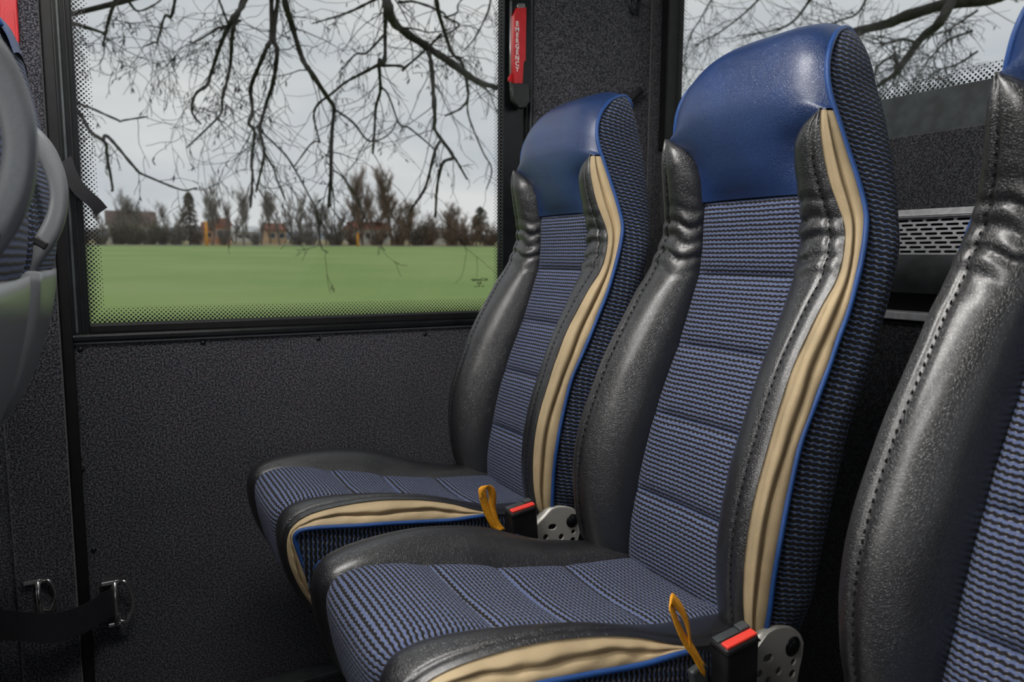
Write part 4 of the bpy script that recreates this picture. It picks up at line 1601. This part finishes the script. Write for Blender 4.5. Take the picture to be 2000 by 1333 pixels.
def droop_twigs(path, rad, n, L0, parts, depth, down=0.6):
    path = np.asarray(path)
    for _ in range(n):
        i = rngb.randint(1, len(path) - 2)
        f = rngb.random()
        p = path[i] * (1 - f) + path[i + 1] * f
        t = path[i + 1] - path[i]
        t = t / (np.linalg.norm(t) + 1e-9)
        d = np.array([rngb.gauss(0, 0.8), rngb.gauss(0, 0.5), rngb.gauss(-down, 0.55)]) + 0.6 * t
        d /= np.linalg.norm(d)
        L = L0 * rngb.uniform(0.35, 1.2)
        q_ = [p]
        dd = d.copy()
        m = 6
        for k in range(m):
            dd = dd + np.array([rngb.gauss(0, .22), rngb.gauss(0, .16), rngb.gauss(-0.03, .2)])
            dd /= np.linalg.norm(dd)
            q_.append(q_[-1] + dd * L / m)
        r0 = max(min(rad * 0.5, 0.0065 * L0 / 0.45), 0.0017)
        parts.append(tube_data(q_, np.linspace(r0, 0.0013, m + 1), 4, False))
        # buds
        if depth == 0 and rngb.random() < 0.22:
            for b_ in range(2):
                c = q_[rngb.randint(2, m)]
                dv = np.array([rngb.gauss(0, .5), rngb.gauss(0, .5), -1.0])
                dv /= np.linalg.norm(dv)
                parts.append(tube_data([c, c + dv * 0.018, c + dv * 0.036], [0.0014, 0.0042, 0.001], 4, False))
        if depth > 0:
            droop_twigs(q_, r0, rngb.randint(1, 3), L * 0.6, parts, depth - 1, down)


SIDE = [  # (depth Y, start radius, end radius, pixels)
    (5.0, .011, .004, [(490, -40), (479, 0), (449, 45), (432, 84), (411, 147), (403, 168), (382, 184), (378, 226), (392, 242)]),
    (5.0, .010, .003, [(482, -30), (471, 8), (455, 60), (453, 79), (450, 126), (442, 163), (434, 194), (427, 228), (398, 257), (364, 289)]),
    (5.1, .004, .002, [(427, 228), (434, 244), (442, 255)]),
    (4.8, .010, .005, [(530, -40), (530, 0), (530, 63), (518, 100), (503, 136), (490, 173), (493, 218), (486, 241), (497, 262), (491, 315), (493, 349), (489, 405)]),
    (4.8, .010, .005, [(546, -40), (542, 0), (535, 63), (541, 110), (534, 157), (518, 210), (508, 255), (516, 297), (507, 345), (500, 375)]),
    (4.9, .005, .003, [(516, 297), (533, 326), (544, 360), (557, 389)]),
    (4.9, .005, .002, [(508, 255), (540, 285), (570, 321), (602, 379), (620, 426), (625, 470), (640, 494)]),
    (4.6, .012, .006, [(550, -30), (556, 0), (573, 58), (584, 95), (613, 150), (639, 189), (652, 213), (648, 263), (646, 349), (642, 405)]),
    (4.4, .021, .009, [(745, -40), (755, 0), (760, 21), (802, 71), (834, 92), (878, 121), (918, 150), (970, 171), (1010, 182), (1060, 190)]),
    (4.4, .010, .005, [(834, 92), (844, 139), (849, 218), (862, 273), (876, 291), (862, 325), (857, 345), (850, 424)]),
    (4.5, .007, .005, [(862, 273), (848, 300), (831, 365), (801, 413)]),
    (4.5, .006, .004, [(876, 291), (895, 320), (912, 350)]),
    (4.6, .009, .005, [(752, -20), (753, 26), (752, 66), (752, 113), (740, 126), (743, 168), (734, 210), (731, 263), (728, 299)]),
    (4.7, .007, .003, [(740, 126), (710, 142), (681, 157), (644, 186), (620, 205), (617, 250), (622, 268), (600, 290), (575, 325)]),
    (4.6, .010, .004, [(846, -30), (852, 0), (865, 52), (878, 92), (905, 131), (914, 178), (902, 210), (870, 226)]),
    (4.8, .005, .003, [(743, 168), (763, 197), (776, 234), (802, 252), (847, 291), (848, 310)]),
    (4.6, .006, .005, [(740, 128), (770, 128), (797, 127), (828, 100), (862, 66)]),
    (4.8, .005, .003, [(914, 178), (918, 236), (940, 290), (960, 340), (950, 370)]),
    (5.0, .006, .003, [(752, 66), (720, 100), (690, 110), (668, 136)]),
    (4.7, .006, .003, [(740, -5), (690, 20), (664, 30), (610, 46)]),
    (4.8, .006, .003, [(780, 4), (831, 10), (856, 20), (870, 33), (891, 26), (897, 5), (920, -20)]),
    (4.8, .005, .003, [(870, 33), (893, 54), (870, 68), (845, 80)]),
    (5.2, .008, .004, [(230, -20), (225, 0), (212, 40), (206, 66), (201, 90)]),
    (5.2, .008, .005, [(120, 40), (165, 52), (206, 66)]),
    (4.9, .008, .004, [(120, 180), (156, 223), (182, 262), (201, 275), (211, 315), (217, 349), (219, 373)]),
    (4.9, .007, .003, [(201, 275), (206, 265), (235, 294), (259, 323), (300, 350), (339, 366), (385, 368)]),
    (4.9, .006, .003, [(130, 190), (160, 205), (182, 213), (222, 231), (255, 233), (287, 228)]),
    (5.3, .007, .003, [(345, -20), (337, 24), (319, 39), (311, 68), (298, 84), (283, 90)]),
    (5.3, .006, .003, [(470, 40), (440, 52), (421, 58), (392, 76), (370, 82)]),
    (5.2, .006, .003, [(420, -20), (437, 24), (446, 47), (460, 60)]),
    (5.4, .005, .003, [(240, -20), (265, 20), (300, 10), (330, -15)]),
    (5.1, .006, .003, [(960, -20), (950, 30), (930, 70), (905, 100)]),
    (5.2, .006, .003, [(652, 213), (690, 240), (720, 275), (760, 262), (776, 236)]),
    (5.2, .004, .002, [(646, 330), (668, 345), (690, 375), (715, 430), (735, 470), (752, 490)]),
]
tree = tag(empty('overhanging_tree', (6.6, 8.4, -1.3)), 'bare dark tree whose drooping branches hang in front of the side window', 'tree')
to = np.array(tree.location)
tw_parts = []
for (Y, r0, r1, px) in SIDE:
    pts = np.array([at(x, y, Y + 0.25 * math.sin(i * 1.7 + Y * 9)) for i, (x, y) in enumerate(px)])
    path = curve_pts(pts, max(10, 6 * len(px)))
    k = len(path)
    # knobbly radius
    rr = 1.55 * np.linspace(r0, r1, k) * (1 + 0.12 * np.sin(np.arange(k) * 1.9) + np.array([rngb.uniform(-.12, .12) for _ in range(k)]))
    o = link('branch', mesh_from(*tube_data(path - to, rr, 7)), MAT['bark'], tree)
    Lp = float(np.linalg.norm(np.diff(path, axis=0), axis=1).sum())
    top = px[0][1] < 120
    droop_twigs(path, r1 * 1.3, int(4 + 5.5 * Lp) if top else int(1 + 3 * Lp), 0.50 if top else 0.26, tw_parts, 2 if top and Y > 4.85 else 1)
o = link('twigs', mesh_from(*join_data([(np.array(v) - to, f) for v, f in tw_parts])), MAT['bark'], tree)
tag(o, 'fine bare twigs with buds', kind='stuff')
# trunk and the crown limbs above the roof that carry those branches
trk = curve_pts([(6.6, 8.4, -1.5), (6.5, 8.3, 1.0), (6.3, 8.0, 3.2), (5.9, 7.5, 5.2)], 20)
link('trunk', mesh_from(*tube_data(trk - to, np.linspace(.30, .15, 20), 14)), MAT['bark'], tree)
for tgt in (at(760, -60, 4.4), at(540, -60, 4.8), at(300, -60, 5.2), at(130, 30, 5.1), at(846, -40, 4.6)):
    s0 = trk[14]
    mid = (s0 + tgt) / 2 + np.array([0, 0, 1.1])
    link('limb', mesh_from(*tube_data(curve_pts([s0, mid, tgt], 22) - to, np.linspace(.07, .014, 22), 9)), MAT['bark'], tree)

# second tree seen through the rear window
REAR = [
    (6.0, .050, .030, [(1960, -12), (1915, 0), (1858, 6), (1780, 28), (1720, 50), (1660, 64), (1600, 85), (1540, 110)]),
    (5.6, .038, .014, [(1858, 4), (1834, 45), (1792, 84), (1770, 115), (1756, 135), (1714, 168), (1680, 190)]),
    (5.6, .016, .007, [(1758, 133), (1748, 118), (1738, 112), (1720, 124), (1708, 145)]),
    (5.6, .012, .005, [(1792, 84), (1768, 77), (1740, 82), (1720, 85), (1690, 78)]),
    (5.6, .014, .006, [(1679, 62), (1672, 80), (1660, 100)]),
    (6.3, .016, .006, [(1600, -30), (1575, 10), (1545, 45), (1500, 62), (1440, 70)]),
    (6.3, .012, .005, [(1500, -20), (1455, 25), (1410, 60), (1360, 90), (1330, 130)]),
    (6.3, .010, .005, [(1400, -20), (1372, 30), (1345, 80), (1330, 150)]),
    (6.4, .012, .005, [(1700, -20), (1680, 20), (1640, 40), (1580, 60)]),
    (6.4, .010, .005, [(1900, 60), (1860, 75), (1820, 110), (1790, 150)]),
    (6.4, .010, .005, [(1910, 100), (1880, 120), (1840, 135), (1800, 160)]),
    (6.4, .010, .004, [(1910, 20), (1880, 40), (1850, 60), (1810, 70)]),
]
tree2 = tag(empty('rear_tree', (9.5, 2.4, -1.3)), 'bare tree with mossy limbs seen through the rear window', 'tree')
to2 = np.array(tree2.location)
tw_parts = []
for (X, r0, r1, px) in REAR:
    pts = np.array([atx(x, y, X + 0.2 * math.sin(i * 2.1 + X * 5)) for i, (x, y) in enumerate(px)])
    path = curve_pts(pts, max(12, 6 * len(px)))
    k = len(path)
    rr = np.linspace(r0, r1, k) * (1 + np.array([rngb.uniform(-.1, .1) for _ in range(k)]))
    link('branch', mesh_from(*tube_data(path - to2, rr, 8)), MAT['bark'], tree2)
    Lp = float(np.linalg.norm(np.diff(path, axis=0), axis=1).sum())
    droop_twigs(path, 0.008, int(6 + 10 * Lp), 0.75, tw_parts, 2, 0.25)
o = link('twigs', mesh_from(*join_data([(np.array(v) - to2, f) for v, f in tw_parts])), MAT['bark'], tree2)
tag(o, 'dense fine bare twigs', kind='stuff')
trk = curve_pts([(9.5, 2.4, -1.5), (9.4, 2.4, 1.0), (9.0, 2.6, 3.4), (8.3, 3.0, 5.2)], 20)
link('trunk', mesh_from(*tube_data(trk - to2, np.linspace(.34, .18, 20), 14)), MAT['bark'], tree2)
for tgt in (atx(1960, -12, 6.0), atx(1600, -30, 6.3), atx(1450, -20, 6.3)):
    s0 = trk[15]
    mid = (s0 + tgt) / 2 + np.array([0, 0, 0.8])
    link('limb', mesh_from(*tube_data(curve_pts([s0, mid, tgt], 22) - to2, np.linspace(.09, .03, 22), 9)), MAT['bark'], tree2)
